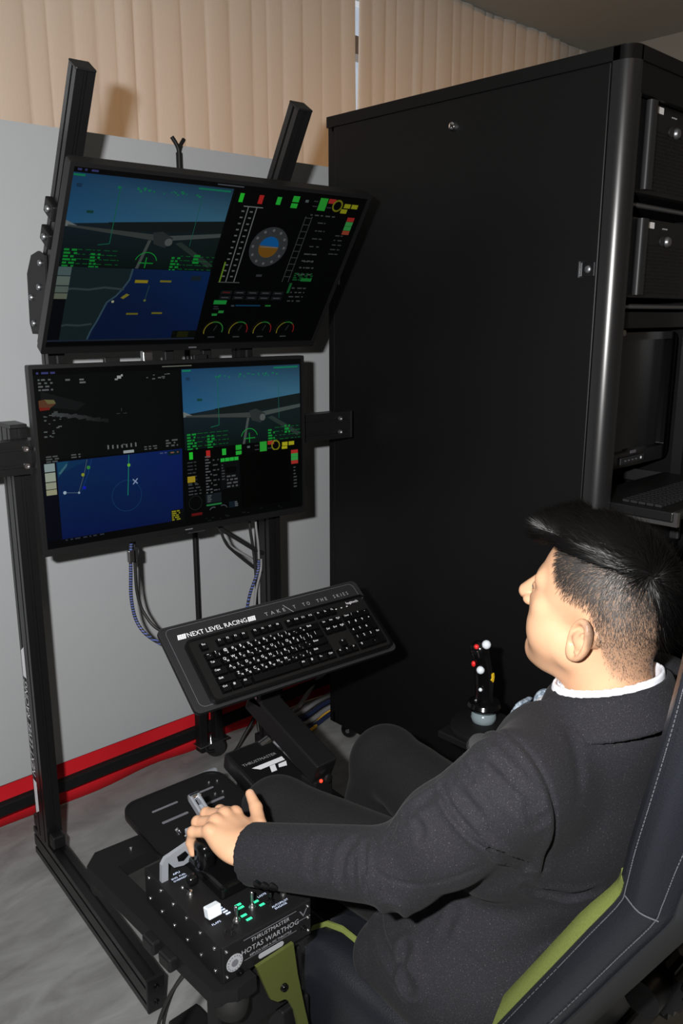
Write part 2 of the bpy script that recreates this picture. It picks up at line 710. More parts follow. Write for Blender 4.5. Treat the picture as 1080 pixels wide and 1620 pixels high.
YC = 3.14
GAPX = 3.075
c1 = tag(curtain(0.55, GAPX - 0.012, YC, 0.12, CEIL - 0.003, 4, ''), 'long beige pleated curtain to the left of the bright slit', 'curtain')
c2 = tag(curtain(GAPX + 0.012, 5.15, YC, 0.12, CEIL - 0.003, 9, ''), 'long beige pleated curtain to the right of the bright slit', 'curtain')
mb = MB().box(((0.5 + 5.0) / 2, YC + 0.01, CEIL - 0.012), (4.5, 0.016, 0.022))
tag(mb.build('trim_1', 'ceiling_paint'), kind='structure')

# ------------------------------------------------------------------ grey boards and the red cloth
YB = 2.19
# left board and right board, butted together behind the monitors
SEAM = 1.43


def board(xa, xb, zt_a, zt_b, label):
    mb = MB()
    nx, nz = 24, 30
    vs, fs = [], []
    for s in (0, 1):
        for j in range(nz + 1):
            for i in range(nx + 1):
                x = xa + (xb - xa) * i / nx
                zt = zt_a + (zt_b - zt_a) * i / nx
                z = 0.147 + (zt - 0.147) * j / nz
                y = YB + 0.006 * math.sin(2.1 * x + 1.2 * z) + (0.012 * s)
                vs.append((x, y, z))
    N = (nx + 1) * (nz + 1)
    for j in range(nz):
        for i in range(nx):
            a = j * (nx + 1) + i
            fs.append((a, a + 1, a + nx + 2, a + nx + 1))
            b = a + N
            fs.append((b, b + nx + 1, b + nx + 2, b + 1))
    for i in range(nx):
        fs.append((i, N + i, N + i + 1, i + 1))
        t = nz * (nx + 1) + i
        fs.append((t, t + 1, N + t + 1, N + t))
    for j in range(nz):
        a, b = j * (nx + 1), (j + 1) * (nx + 1)
        fs.append((a, b, N + b, N + a))
        a, b = a + nx, b + nx
        fs.append((a, N + a, N + b, b))
    mb.add(vs, fs)
    o = mb.build('display_board', 'grey_board', None, 60)
    return tag(o, label, 'board', 'grey display boards')


board(-0.35, SEAM - 0.002, 1.905, 1.925, 'light grey display board behind the left upright and its decal')
board(SEAM + 0.002, 2.75, 1.925, 1.945, 'light grey display board running behind the server rack, right of the forked pole')

# red skirt cloth hanging below and behind the boards
rnd = random.Random(3)
vs, fs = [], []
n = 260
for j in range(9):
    z = 0.004 + 0.30 * j / 8
    for i in range(n + 1):
        x = -0.4 + 3.0 * i / n
        f = math.sin(x * 15.0 + 1.5 * math.sin(x * 4.1)) * 0.5 + 0.5
        y = YB + 0.034 - 0.018 * f * (1 - 0.5 * z / 0.3)
        vs.append((x, y, z))
for j in range(8):
    for i in range(n):
        a = j * (n + 1) + i
        fs.append((a, a + 1, a + n + 2, a + n + 1))
mb = MB()
mb.add(vs, fs)
o = mb.build('skirt_cloth', 'red_cloth', None, 180)
sm = o.modifiers.new('thick', 'SOLIDIFY')
sm.thickness = 0.002
tag(o, 'red cloth strip hanging to the floor under the grey boards', 'cloth')

# backdrop stand: forked pole, low rail and castor leg
bs = empty('backdrop_stand', (1.41, 2.15, 0))
tag(bs, 'black backdrop stand with a forked pole top, low rail and castor', 'stand')
MB().cyl((0, 0.01, 0.10), (0, 0.01, 1.90), 0.0085).build('pole', 'black_powder', bs, 40)
mb = MB()
mb.tube([(0, 0.01, 1.885), (0, 0.01, 1.905), (-0.006, 0.01, 1.92), (-0.02, 0.012, 1.94)], 0.006, 8, 3)
mb.tube([(0, 0.01, 1.905), (0.006, 0.01, 1.92), (0.02, 0.012, 1.938)], 0.006, 8, 3)
mb.build('fork', 'black_powder', bs, 60)
MB().box((-0.46, 0.012, 0.096), (2.2, 0.024, 0.034), bev=0.002).build('rail', 'black_powder', bs)
MB().box((-0.022, -0.012, 0.115), (0.03, 0.03, 0.16), bev=0.002).build('leg', 'black_powder', bs)
MB().box((0.040, -0.012, 0.13), (0.03, 0.03, 0.14), bev=0.002).build('leg', 'black_powder', bs)
mb = MB().box((0.01, -0.02, 0.062), (0.115, 0.045, 0.004))
mb.cyl((0.008, -0.02, 0.06), (0.008, -0.02, 0.085), 0.005)
mb.build('caster_plate', 'steel', bs)
mb = MB().lathe([(0.010, -0.016), (0.030, -0.015), (0.034, -0.008), (0.034, 0.008), (0.030, 0.015), (0.010, 0.016)], (0.028, -0.02, 0.034), (0.5, 1, 0), 20)
mb.build('caster_wheel', 'rubber', bs, 40)
mb = MB().tube([(-0.02, -0.02, 0.06), (-0.012, -0.03, 0.035), (0.01, -0.035, 0.03)], 0.006, 8, 4)
mb.build('caster_fork', 'black_powder', bs, 60)

# ------------------------------------------------------------------ server rack
RX0, RX1, RY0, RY1, RZ0, RZ1 = 1.80, 2.42, 0.985, 1.962, 0.062, 2.02
rk = empty('server_rack', (RX0, RY0, 0))
tag(rk, 'tall black server rack with a locked side panel and open front', 'rack')
W, D, Hh = RX1 - RX0, RY1 - RY0, RZ1 - RZ0
# side panel, inset in its frame
MB().box((0.008, D / 2 + 0.012, (RZ0 + RZ1) / 2), (0.012, D - 0.085, Hh - 0.06), bev=0.003).build('side_panel', 'black_rack', rk)
# side frame behind the panel
mb = MB()
mb.box((0.019, D - 0.014, (RZ0 + RZ1) / 2), (0.026, 0.028, Hh), bev=0.003)
mb.box((0.019, D / 2, RZ1 - 0.022), (0.026, D - 0.03, 0.044), bev=0.003)
mb.box((0.019, D / 2, RZ0 + 0.022), (0.026, D - 0.03, 0.044), bev=0.003)
mb.build('side_frame', 'black_rack', rk)
# rounded front corner post with a shallow groove
prof = []
r = 0.034
for i in range(9):
    a = R(180 + 90 * i / 8)
    prof.append((r + r * math.cos(a), r + r * math.sin(a)))
prof += [(0.040, 0.0), (0.0405, 0.004), (0.052, 0.004), (0.052, 0.05), (0.0, 0.05)]
MB().prism(prof, RZ0, RZ1 - 0.002).build('corner_post', 'rack_post', rk, 35)
MB().prism([(W - p[0], p[1]) for p in prof], RZ0, RZ1 - 0.002).build('corner_post', 'black_anodised', rk, 35)
# roof with rounded front corner, floor, back and far side
mb = MB()
mb.prism([(r + r * math.cos(R(180 + 90 * i / 8)), r + r * math.sin(R(180 + 90 * i / 8))) for i in range(9)]
         + [(W - r - r * math.cos(R(270 - 90 * i / 8 - 0)), r + r * math.sin(R(270 - 90 * i / 8))) for i in range(9)]
         + [(W, D), (0, D)], RZ1 - 0.03, RZ1)
mb.build('roof', 'black_rack', rk, 30)
MB().box((W / 2, 0.012, RZ1 - 0.062), (W - 0.08, 0.018, 0.064), bev=0.002).build('front_header', 'black_rack', rk)
MB().box((W / 2, D / 2, RZ0 + 0.012), (W - 0.06, D - 0.02, 0.02)).build('base', 'black_rack', rk)
MB().box((W / 2, D - 0.01, (RZ0 + RZ1) / 2), (W - 0.06, 0.012, Hh - 0.06)).build('rear_door', 'black_rack', rk)
MB().box((W - 0.012, D / 2, (RZ0 + RZ1) / 2), (0.012, D - 0.10, Hh - 0.06)).build('side_panel', 'black_rack', rk)
# mounting rails just behind the corner posts
for xx in (0.066, W - 0.066):
    mb = MB().box((xx, 0.07, (RZ0 + RZ1) / 2), (0.022, 0.03, Hh - 0.08))
    mb.build('mounting_rail', 'black_powder', rk)
# slot latch and lock on the side panel
mb = MB().box((0.0015, 0.078, 1.553), (0.004, 0.036, 0.032), bev=0.001)
lt = mb.build('latch', 'gloss_black', rk)
MB().box((-0.003, 0.0975, 1.553), (0.006, 0.003, 0.036)).build('latch_edge', 'brushed_steel', lt)
MB().box((-0.002, 0.0595, 1.553), (0.004, 0.002, 0.030)).build('latch_edge', 'brushed_steel', lt)
MB().sphere((-0.001, 0.077, 1.553), 0.009, 12, 8, (0.5, 1, 1)).build('latch_button', 'brushed_steel', lt, 180)
mb = MB().lathe([(0.013, 0), (0.013, 0.004), (0.010, 0.008), (0.0095, 0.012), (0.007, 0.014), (0.0005, 0.014)], (0.003, 0.492, 1.923), (-1, 0, 0), 20)
lk = mb.build('lock', 'chrome', rk, 40)
MB().box((-0.0115, 0.492, 1.923), (0.002, 0.002, 0.010)).build('keyhole', 'gloss_black', lk)
# rear slot on the side panel
MB().box((0.001, D - 0.055, 1.55), (0.004, 0.006, 0.022)).build('latch_slot', 'brushed_steel', rk)
# castors
for (cx, cy) in ((0.05, D - 0.05), (0.06, D - 0.20), (0.05, 0.07), (W - 0.06, 0.07), (W - 0.06, D - 0.06)):
    mb = MB().lathe([(0.008, -0.012), (0.024, -0.011), (0.028, -0.005), (0.028, 0.005), (0.024, 0.011), (0.008, 0.012)], (cx, cy, 0.028), (1, 0.4, 0), 18)
    cw = mb.build('caster', 'gloss_black', rk, 40)
    mb = MB().cyl((cx, cy, 0.03), (cx, cy, 0.066), 0.010, n=10)
    mb.box((cx, cy, 0.06), (0.04, 0.04, 0.006))
    mb.build('caster_fork', 'black_powder', cw)
    MB().lathe([(0.0075, -0.0135), (0.0075, 0.0135)], (cx, cy, 0.028), (1, 0.4, 0), 12).build('caster_hub', 'steel', cw, 40)


def rack_pc(z0, z1, y, label, seed):
    """four-unit rack computer: chassis, ear handle, mesh face, lock, sticker"""
    t = empty('rack_computer', (RX0, RY0, z0))
    tag(t, label, 'computer', 'rack computers')
    h = z1 - z0
    MB().box((W / 2 + 0.005, y + 0.30, h / 2), (W - 0.16, 0.56, h)).build('chassis', 'black_powder', t)
    # perforated face plate: raised border and rows of small dimples
    face = MB().box((W / 2 + 0.005, y + 0.012, h / 2), (W - 0.14, 0.014, h), bev=0.003).build('face_plate', 'black_plastic', t)
    mb = MB()
    nn = 0
    for j in range(int((h - 0.03) / 0.0085)):
        for i in range(24):
            x = 0.155 + 0.0085 * i + (0.00425 if j % 2 else 0)
            z = 0.012 + 0.0085 * j
            if z > h - 0.055:
                continue
            mb.add([(x - 0.0028, y + 0.0045, z), (x, y + 0.0045, z - 0.0028), (x + 0.0028, y + 0.0045, z), (x, y + 0.0045, z + 0.0028)], [(0, 1, 2, 3)])
    hole = mb.build('vent_holes', 'gloss_black', face)
    hole['kind'] = 'stuff'
    # rounded ear handle
    pl = rrect(-0.016, -0.004, 0.016, 0.014, 0.007, 4)
    mb = MB()
    mb.prism([(0.112 + p[0], y - 0.012 + p[1]) for p in pl], 0.006, h - 0.004)
    mb.build('ear_handle', 'grey_plastic', t, 40)
    MB().box((0.105, y + 0.012, h / 2), (0.04, 0.008, h * 0.98), bev=0.001).build('rack_ear', 'black_powder', t)
    MB().box((0.168, y + 0.0035, h - 0.014), (0.040, 0.002, 0.014)).build('sticker', 'white_label', t)
    # key lock
    mb = MB().lathe([(0.013, 0), (0.013, 0.004), (0.009, 0.009), (0.0005, 0.009)], (0.262, y + 0.005, h * 0.74), (0, -1, 0), 18)
    mb.build('key_lock', 'brushed_steel', t, 40)
    MB().lathe([(0.011, 0), (0.011, 0.003), (0.0005, 0.003)], (0.235, y + 0.005, h * 0.74), (0, -1, 0), 18).build('power_button', 'grey_plastic', t, 40)
    mb = MB()
    for k in range(3):
        mb.box((0.238 + 0.009 * k, y + 0.0042, h * 0.9), (0.005, 0.002, 0.003))
    mb.build('indicator_lights', 'grey_print', t)
    return t


rack_pc(1.725, 1.925, 0.015, 'upper black rack computer with white sticker and grey side handle', 0)
rack_pc(1.490, 1.672, 0.015, 'lower black rack computer with white sticker, above the rack console', 1)
for z, lab in ((1.705, 'thin metal shelf under the upper rack computer'), (1.470, 'thin metal shelf under the lower rack computer')):
    t = empty('rack_shelf', (RX0, RY0, z))
    tag(t, lab, 'shelf', 'rack shelves')
    MB().box((W / 2, 0.30, 0.0), (W - 0.13, 0.50, 0.006)).build('shelf_plate', 'black_powder', t)
    mb = MB().cyl((0.08, 0.05, 0.0), (W - 0.08, 0.05, 0.0), 0.006, n=10)
    mb.build('front_edge', 'brushed_steel', t, 40)
# blanking panel below the shelves
o = MB().box((W / 2, 0.06, 0.022), (W - 0.12, 0.006, 0.040), bev=0.001).build('blanking_panel', 'black_powder', None)
o.location = (RX0, RY0, 1.415)
tag(o, 'narrow black blanking panel across the rack under the lower shelf', 'panel')
# pull-out console with its monitor raised
kc = empty('rack_console', (RX0, RY0, 1.0))
tag(kc, 'black pull-out rack console with raised screen and buttons, behind the head', 'console')
mb = MB()
bz = rrect(0.075, 0.045, W - 0.075, 0.405, 0.03, 5)
iz = rrect(0.105, 0.085, W - 0.105, 0.385, 0.004, 5)
ring(mb, bz, iz, 0.10, 0.122, axis='y')
mb.build('bezel', 'gloss_black', kc, 40)
MB().box((W / 2, 0.115, 0.235), (W - 0.205, 0.006, 0.305)).build('screen', 'gloss_black', kc)
MB().box((W / 2, 0.128, 0.225), (W - 0.15, 0.012, 0.36)).build('back_cover', 'black_plastic', kc)
bp_ = MB().box((0.325, 0.097, 0.064), (0.13, 0.006, 0.018), bev=0.001).build('button_panel', 'grey_plastic', kc)
mb = MB()
for k in range(4):
    mb.box((0.285 + 0.02 * k, 0.0935, 0.064), (0.007, 0.002, 0.003))
mb.build('button', 'dim_print', bp_)
MB().sphere((0.372, 0.0935, 0.064), 0.004, 10, 6, (1, 0.5, 1)).build('power_light', 'pearl_button', bp_, 180)
MB().box((0.335, 0.0995, 0.084), (0.032, 0.001, 0.008)).build('badge', 'dim_print', kc)
# keyboard drawer of the console
MB().box((W / 2, -0.02, -0.015), (W - 0.13, 0.26, 0.026), bev=0.004).build('drawer', 'black_plastic', kc)
mb = MB()
for j in range(5):
    for i in range(18):
        mb.box((0.10 + 0.021 * i, -0.12 + 0.021 * j + 0.02, 0.002), (0.017, 0.017, 0.006))
kk = mb.build('keys', 'dark_plastic', kc)
MB().cyl((0.075, -0.15, -0.012), (W - 0.075, -0.15, -0.012), 0.008, n=10).build('drawer_handle', 'grey_plastic', kc, 40)
for xx in (0.075, W - 0.075):
    mb = MB().box((xx, 0.05, -0.02), (0.012, 0.42, 0.035))
    mb.build('slide_rail', 'steel', kc)
# foam strip seen above the console
o = MB().box((0, 0, 0), (0.10, 0.02, 0.016), bev=0.004).build('cable_tag', 'grey_print')
o.location = (RX0 + 0.125, RY0 + 0.07, 1.405)
tag(o, 'small crumpled silver tag at the console top corner in the rack', 'tag')
for z in (0.80, 0.55, 0.30):
    t = empty('rack_unit', (RX0, RY0, z))
    tag(t, {0.80: 'dark rack unit just under the pull-out console', 0.55: 'dark rack unit in the middle of the lower rack', 0.30: 'dark rack unit near the bottom of the rack'}[z], 'computer', 'lower rack units')
    MB().box((W / 2, 0.3, 0.07), (W - 0.14, 0.5, 0.14), bev=0.003).build('chassis', 'black_powder', t)
    MB().box((0.112, 0.04, 0.07), (0.014, 0.03, 0.11), bev=0.004).build('handle', 'grey_plastic', t)
    MB().box((W - 0.112, 0.04, 0.07), (0.014, 0.03, 0.11), bev=0.004).build('handle', 'grey_plastic', t)

# ------------------------------------------------------------------ monitor stand
ms = empty('monitor_stand', (0.785, 1.965, 0), (0, 0, R(-5)))
tag(ms, 'black slotted aluminium monitor stand with white lettering on the left upright', 'stand')
XR = 0.715
YF = -0.62
for xx in (0.0, XR):
    pst = extrusion((xx, 0, 0.085), (xx, 0, 1.19), 0.04, 0.08, (1, 0, 0), 1, 2).build('upright', 'black_anodised', ms)
    MB().box((xx, 0, 1.195), (0.042, 0.082, 0.010), bev=0.002).build('end_cap', 'black_plastic', pst)
    ft = extrusion((xx, YF, 0.045), (xx, 0.075, 0.045), 0.04, 0.08, (1, 0, 0), 1, 2).build('foot', 'black_anodised', ms)
    ec = MB().box((xx, YF - 0.003, 0.045), (0.042, 0.008, 0.082), bev=0.002).build('end_cap', 'black_plastic', ft)
    for dz in (-0.02, 0.02):
        MB().lathe([(0.006, 0), (0.006, 0.003), (0.003, 0.0035), (0.0003, 0.002)], (xx, YF - 0.007, 0.045 + dz), (0, -1, 0), 10).build('screw', 'gloss_black', ft, 40)
    for yy in (YF + 0.04, 0.055):
        MB().cyl((xx, yy, 0.0), (xx, yy, 0.012), 0.018, n=14).build('foot_pad', 'rubber', ft, 40)
    MB().box((xx, 0.062, 0.105), (0.034, 0.030, 0.036), bev=0.004).build('corner_joint', 'black_plastic', ms)
    MB().box((xx, -0.058, 0.105), (0.034, 0.030, 0.036), bev=0.004).build('corner_joint', 'black_plastic', ms)
# lettering along the outer face of the left upright
mb = MB()
text_on(mb, 'NEXT LEVEL RACING', 0.036, frame((-0.0206, 0.020, 0.262), (0, 0, 1), (0, 1, 0)), fit=0.272, shear=0.25)
mb.add([(-0.0206, 0.033, 0.615), (-0.0206, 0.008, 0.632), (-0.0206, 0.008, 0.545), (-0.0206, 0.033, 0.545)], [(0, 1, 2, 3)])
mb.add([(-0.0206, 0.033, 0.250), (-0.0206, 0.008, 0.250), (-0.0206, 0.008, 0.165), (-0.0206, 0.033, 0.148)], [(0, 1, 2, 3)])
mb.build('lettering', 'white_print', ms)
# cross bar in front of the uprights
cb = extrusion((-0.16, -0.061, 1.127), (0.972, -0.061, 1.127), 0.04, 0.08, (0, 1, 0), 1, 2).build('cross_bar', 'black_anodised', ms)
MB().box((0.975, -0.061, 1.127), (0.008, 0.042, 0.082), bev=0.002).build('end_cap', 'black_plastic', cb)
MB().box((-0.163, -0.061, 1.127), (0.008, 0.042, 0.082), bev=0.002).build('end_cap', 'black_plastic', cb)
for xx in (0.0, XR, 0.93):
    for dz in (-0.02, 0.02):
        bolt((xx, -0.081, 1.127 + dz), (0, -1, 0), 0.008, 'steel', ms)
# inner posts, hinge plates and leaning upper posts
TL = (Vector((0, -0.305, 1.925)) - Vector((0, 0.0, 1.465)))
for xx in (0.105, 0.635):
    ip = extrusion((xx, -0.015, 0.98), (xx, -0.015, 1.47), 0.04, 0.045, (1, 0, 0), 1, 1).build('inner_post', 'black_anodised', ms)
    MB().box((xx, -0.015, 0.978), (0.041, 0.046, 0.006), bev=0.001).build('end_cap', 'black_plastic', ip)
    lp = extrusion((xx, -0.002, 1.462), (xx, -0.305, 1.925), 0.04, 0.042, (1, 0, 0), 1, 1).build('leaning_post', 'black_anodised', ms)
    d = TL.normalized()
    capm = frame((xx, -0.305, 1.925), (1, 0, 0), (0, d.z, -d.y))
    MB().box((0, 0, 0.003), (0.042, 0.044, 0.006), M=capm, bev=0.002).build('end_cap', 'black_plastic', lp)
    for s in (-1, 1):
        poly = [(-0.045, 1.592), (-0.085, 1.580), (-0.075, 1.475), (-0.012, 1.405), (0.038, 1.405), (0.052, 1.43), (0.042, 1.545), (0.004, 1.585)]
        xa = xx + s * 0.0215
        hp = MB().prism(poly, xa, xa + s * 0.005, axis='x').build('hinge_plate', 'black_powder', ms)
        for (by, bz) in ((-0.055, 1.565), (-0.035, 1.512), (0.022, 1.49), (0.020, 1.43)):
            bolt((xa + s * 0.005, by, bz), (s, 0, 0), 0.0075, 'brushed_steel', hp)
    # slide clamps higher on the leaning post
    for k, tt in enumerate((0.34, 0.46)):
        c = Vector((xx, -0.002, 1.462)) + TL * tt
        cl = MB().box((0, 0, 0), (0.062, 0.052, 0.035), M=frame(c, (1, 0, 0), (0, d.z, -d.y)), bev=0.003).build('clamp', 'black_powder', ms)
        bolt((c.x - 0.031, c.y, c.z), (-1, 0, 0), 0.008, 'brushed_steel', cl)
# arms that carry the two monitors
for (x0, x1, y, z) in ((0.105, 0.635, -0.088, 1.11),):
    for xx in (0.22, 0.46):
        MB().box((xx, y - 0.0, z + 0.06), (0.04, 0.012, 0.36), bev=0.002).build('monitor_bracket', 'black_powder', ms)
cU = Vector((0.105, -0.002, 1.462)) + TL * 0.40
MB().box((0.37, cU.y - 0.012, cU.z - 0.008), (0.56, 0.02, 0.06), rot=(R(34), 0, 0), bev=0.003).build('monitor_bracket', 'black_powder', ms)
MB().box((0.37, cU.y - 0.027, cU.z - 0.017), (0.12, 0.03, 0.12), rot=(R(34), 0, 0), bev=0.003).build('monitor_bracket', 'black_powder', ms)
for xx in (0.33, 0.39, 0.50):
    MB().box((xx, -0.05, 1.345), (0.026, 0.018, 0.10), bev=0.002).build('cable_clip', 'steel' if xx == 0.33 else 'black_powder', ms)


# ------------------------------------------------------------------ screens
def lin(c):
    out = []
    for v in c:
        v = v / 255.0
        out.append(v / 12.92 if v <= 0.04045 else ((v + 0.055) / 1.055) ** 2.4)
    return tuple(out)


class Screen:
    """flat picture made of coloured polygons; u right, v down, both 0..1"""

    def __init__(self, w, h, gain=1.0):
        self.w, self.h, self.gain = w, h, gain
        self.v, self.f, self.c = [], [], []
        self.z = 0.0

    def poly(self, pts, col, cols=None):
        self.z += 0.000012
        n = len(self.v)
        for (u, v) in pts:
            self.v.append(((u - 0.5) * self.w, -0.0006 - self.z, (0.5 - v) * self.h))
        self.f.append(tuple(range(n, n + len(pts))))
        self.c.append([lin(q) for q in cols] if cols else [lin(col)] * len(pts))

    def rect(self, u0, v0, u1, v1, col, col2=None):
        self.poly([(u0, v0), (u0, v1), (u1, v1), (u1, v0)], col, [col, col2, col2, col] if col2 else None)

    def line(self, pts, wd, col):
        a = self.w / self.h
        for (p, q) in zip(pts[:-1], pts[1:]):
            dx, dy = (q[0] - p[0]) * a, q[1] - p[1]
            l = math.hypot(dx, dy) or 1
            nx, ny = -dy / l * wd / 2 / a, dx / l * wd / 2
            self.poly([(p[0] + nx, p[1] + ny), (q[0] + nx, q[1] + ny), (q[0] - nx, q[1] - ny), (p[0] - nx, p[1] - ny)], col)

    def arc(self, u, v, r, a0, a1, wd, col, n=18):
        a = self.w / self.h
        pts = [(u + r * math.cos(R(a0 + (a1 - a0) * i / n)) / a, v - r * math.sin(R(a0 + (a1 - a0) * i / n))) for i in range(n + 1)]
        self.line(pts, wd, col)

    def disc(self, u, v, r, col, a0=0, a1=360, n=28):
        a = self.w / self.h
        self.poly([(u + r * math.cos(R(a0 + (a1 - a0) * i / n)) / a, v - r * math.sin(R(a0 + (a1 - a0) * i / n))) for i in range(n)], col)

    def specks(self, u0, v0, u1, v1, n, col, seed, w=0.012, h=0.008):
        rd = random.Random(seed)
        for _ in range(n):
            u, v = rd.uniform(u0, u1), rd.uniform(v0, v1)
            ww = w * rd.uniform(0.4, 1.0)
            self.rect(u, v, u + ww, v + h * rd.uniform(0.5, 1.0), col)

    def textrows(self, u0, v0, u1, rows, dv, col, seed, h=0.009):
        rd = random.Random(seed)
        for j in range(rows):
            u = u0
            while u < u1 - 0.004:
                w = rd.uniform(0.006, 0.022)
                self.rect(u, v0 + j * dv, min(u + w, u1), v0 + j * dv + h, col)
                u += w + rd.uniform(0.003, 0.012)

    def text(self, s, u, v, size, col, align='LEFT'):
        self.z += 0.000012
        vs, fs = text_mesh(s, size * self.h, align=align)
        n = len(self.v)
        for p in vs:
            self.v.append(((u - 0.5) * self.w + p[0], -0.0006 - self.z, (0.5 - v) * self.h + p[1]))
        for f in fs:
            self.f.append(tuple(i + n for i in f))
            self.c.append([lin(col)] * len(f))

    def build(self, parent):
        me = bpy.data.meshes.new('screen_image')
        me.from_pydata(self.v, [], self.f)
        ca = me.color_attributes.new('Col', 'FLOAT_COLOR', 'CORNER')
        flat = []
        for p, cs in zip(me.polygons, self.c):
            for c in cs:
                flat += [c[0] * self.gain, c[1] * self.gain, c[2] * self.gain, 1.0]
        ca.data.foreach_set('color', flat)
        me.materials.append(MATS['screen'])
        o = bpy.data.objects.new('screen_image', me)
        COL.objects.link(o)
        o.parent = parent
        return o


GR, GR2 = (20, 150, 55), (14, 105, 48)


def flight_view(s, u0, v0, u1, v1, roll, seed):
    """blue sky, dark ground, drone seen from behind, green head-up symbols"""
    U = lambda a: u0 + (u1 - u0) * a
    V = lambda b: v0 + (v1 - v0) * b
    hl, hr = 0.53 + roll, 0.38 + roll * 0.2
    s.poly([(U(0), V(0)), (U(0), V(hl)), (U(1), V(hr)), (U(1), V(0))], None, [(30, 72, 110), (42, 98, 140), (62, 112, 138), (36, 66, 88)])
    s.poly([(U(0), V(hl)), (U(0), V(1)), (U(1), V(1)), (U(1), V(hr))], None, [(24, 38, 46), (10, 22, 20), (12, 26, 22), (26, 36, 38)])
    # far dark shore strip under the horizon
    s.poly([(U(0.25), V(hl - 0.035 + (hr - hl) * 0.25 + 0.03)), (U(0.3), V(hl + 0.05)), (U(1), V(hr + 0.14)), (U(1), V(hr))], (22, 30, 30))
    s.poly([(U(0.0), V(hl - 0.04)), (U(0.0), V(hl + 0.03)), (U(0.08), V(hl + 0.02))], (120, 128, 128))
    # wings and fuselage
    s.poly([(U(0.02), V(hl + 0.01)), (U(0.02), V(hl + 0.03)), (U(0.56), V(0.66)), (U(0.60), V(0.595))], (66, 72, 70))
    s.poly([(U(0.62), V(0.60)), (U(0.62), V(0.66)), (U(1.0), V(0.575)), (U(1.0), V(0.53))], (74, 84, 82))
    s.poly([(U(0.54), V(0.57)), (U(0.56), V(0.70)), (U(0.64), V(0.74)), (U(0.68), V(0.62)), (U(0.60), V(0.55))], (48, 54, 54))
    s.disc(U(0.655), V(0.67), 0.022, (92, 98, 96), n=14)
    s.poly([(U(0.52), V(0.66)), (U(0.475), V(1.0)), (U(0.495), V(1.0)), (U(0.54), V(0.66))], (78, 86, 84))
    s.poly([(U(0.70), V(0.68)), (U(0.97), V(0.96)), (U(1.0), V(0.92)), (U(0.74), V(0.66))], (44, 58, 54))
    # head-up symbols
    s.arc(U(0.535), V(0.93), 0.062, 15, 165, 0.005, GR)
    s.line([(U(0.49), V(0.93)), (U(0.585), V(0.93))], 0.006, GR)
    s.line([(U(0.535), V(0.86)), (U(0.535), V(0.99))], 0.006, GR)
    s.textrows(U(0.02), V(0.80), U(0.10), 6, 0.018, GR, seed, 0.011)
    s.textrows(U(0.18), V(0.84), U(0.24), 5, 0.018, GR, seed + 1, 0.011)
    s.textrows(U(0.10), V(0.80), U(0.36), 4, 0.026, GR2, seed + 2, 0.004)
    s.textrows(U(0.70), V(0.84), U(0.76), 5, 0.018, GR, seed + 3, 0.011)
    s.textrows(U(0.76), V(0.82), U(1.0), 4, 0.026, GR2, seed + 4, 0.004)
    s.textrows(U(0.85), V(0.80), U(0.90), 3, 0.02, GR, seed + 5, 0.013)
    s.rect(U(0.005), V(0.01), U(0.07), V(0.03), (20, 140, 95))
    s.specks(U(0.26), V(0.08), U(0.80), V(0.12), 22, (24, 130, 90), seed + 6, 0.009, 0.012)
    s.rect(U(0.76), V(0.02), U(0.98), V(0.04), (22, 130, 95))
    s.line([(U(0.28), V(0.10)), (U(0.28), V(0.72)), (U(0.21), V(0.74))], 0.004, (22, 110, 80))
    s.line([(U(0.80), V(0.10)), (U(0.80), V(0.70))], 0.003, (24, 104, 84))
    s.rect(U(0.11), V(0.37), U(0.15), V(0.40), (22, 70, 62))
    s.rect(U(0.03), V(0.10), U(0.06), V(0.14), (28, 62, 92))


def status_lamps(s, u0, u1, v, h):
    U = lambda a: u0 + (u1 - u0) * a
    s.rect(U(0.035), v, U(0.07), v + h, (40, 210, 50))
    s.rect(U(0.20), v, U(0.24), v + h, (190, 40, 36))
    s.rect(U(0.36), v, U(0.40), v + h * 0.9, (40, 190, 60))
    s.rect(U(0.50), v - h * 0.3, U(0.56), v + h * 0.4, (40, 180, 56))
    s.rect(U(0.50), v + h * 0.55, U(0.56), v + h * 1.1, (40, 180, 56))
    s.rect(U(0.62), v, U(0.65), v + h * 0.3, (90, 100, 100))
    s.rect(U(0.755), v - h * 0.4, U(0.83), v + h * 1.1, (44, 165, 52))
    s.rect(U(0.84), v - h * 0.4, U(0.91), v + h * 0.15, (170, 48, 40))
    s.textrows(U(0.70), v, U(0.745), 2, h * 0.6, (60, 60, 66), 5, 0.006)
    s.textrows(U(0.84), v + h * 0.6, U(0.90), 1, h * 0.6, (60, 60, 66), 6, 0.006)


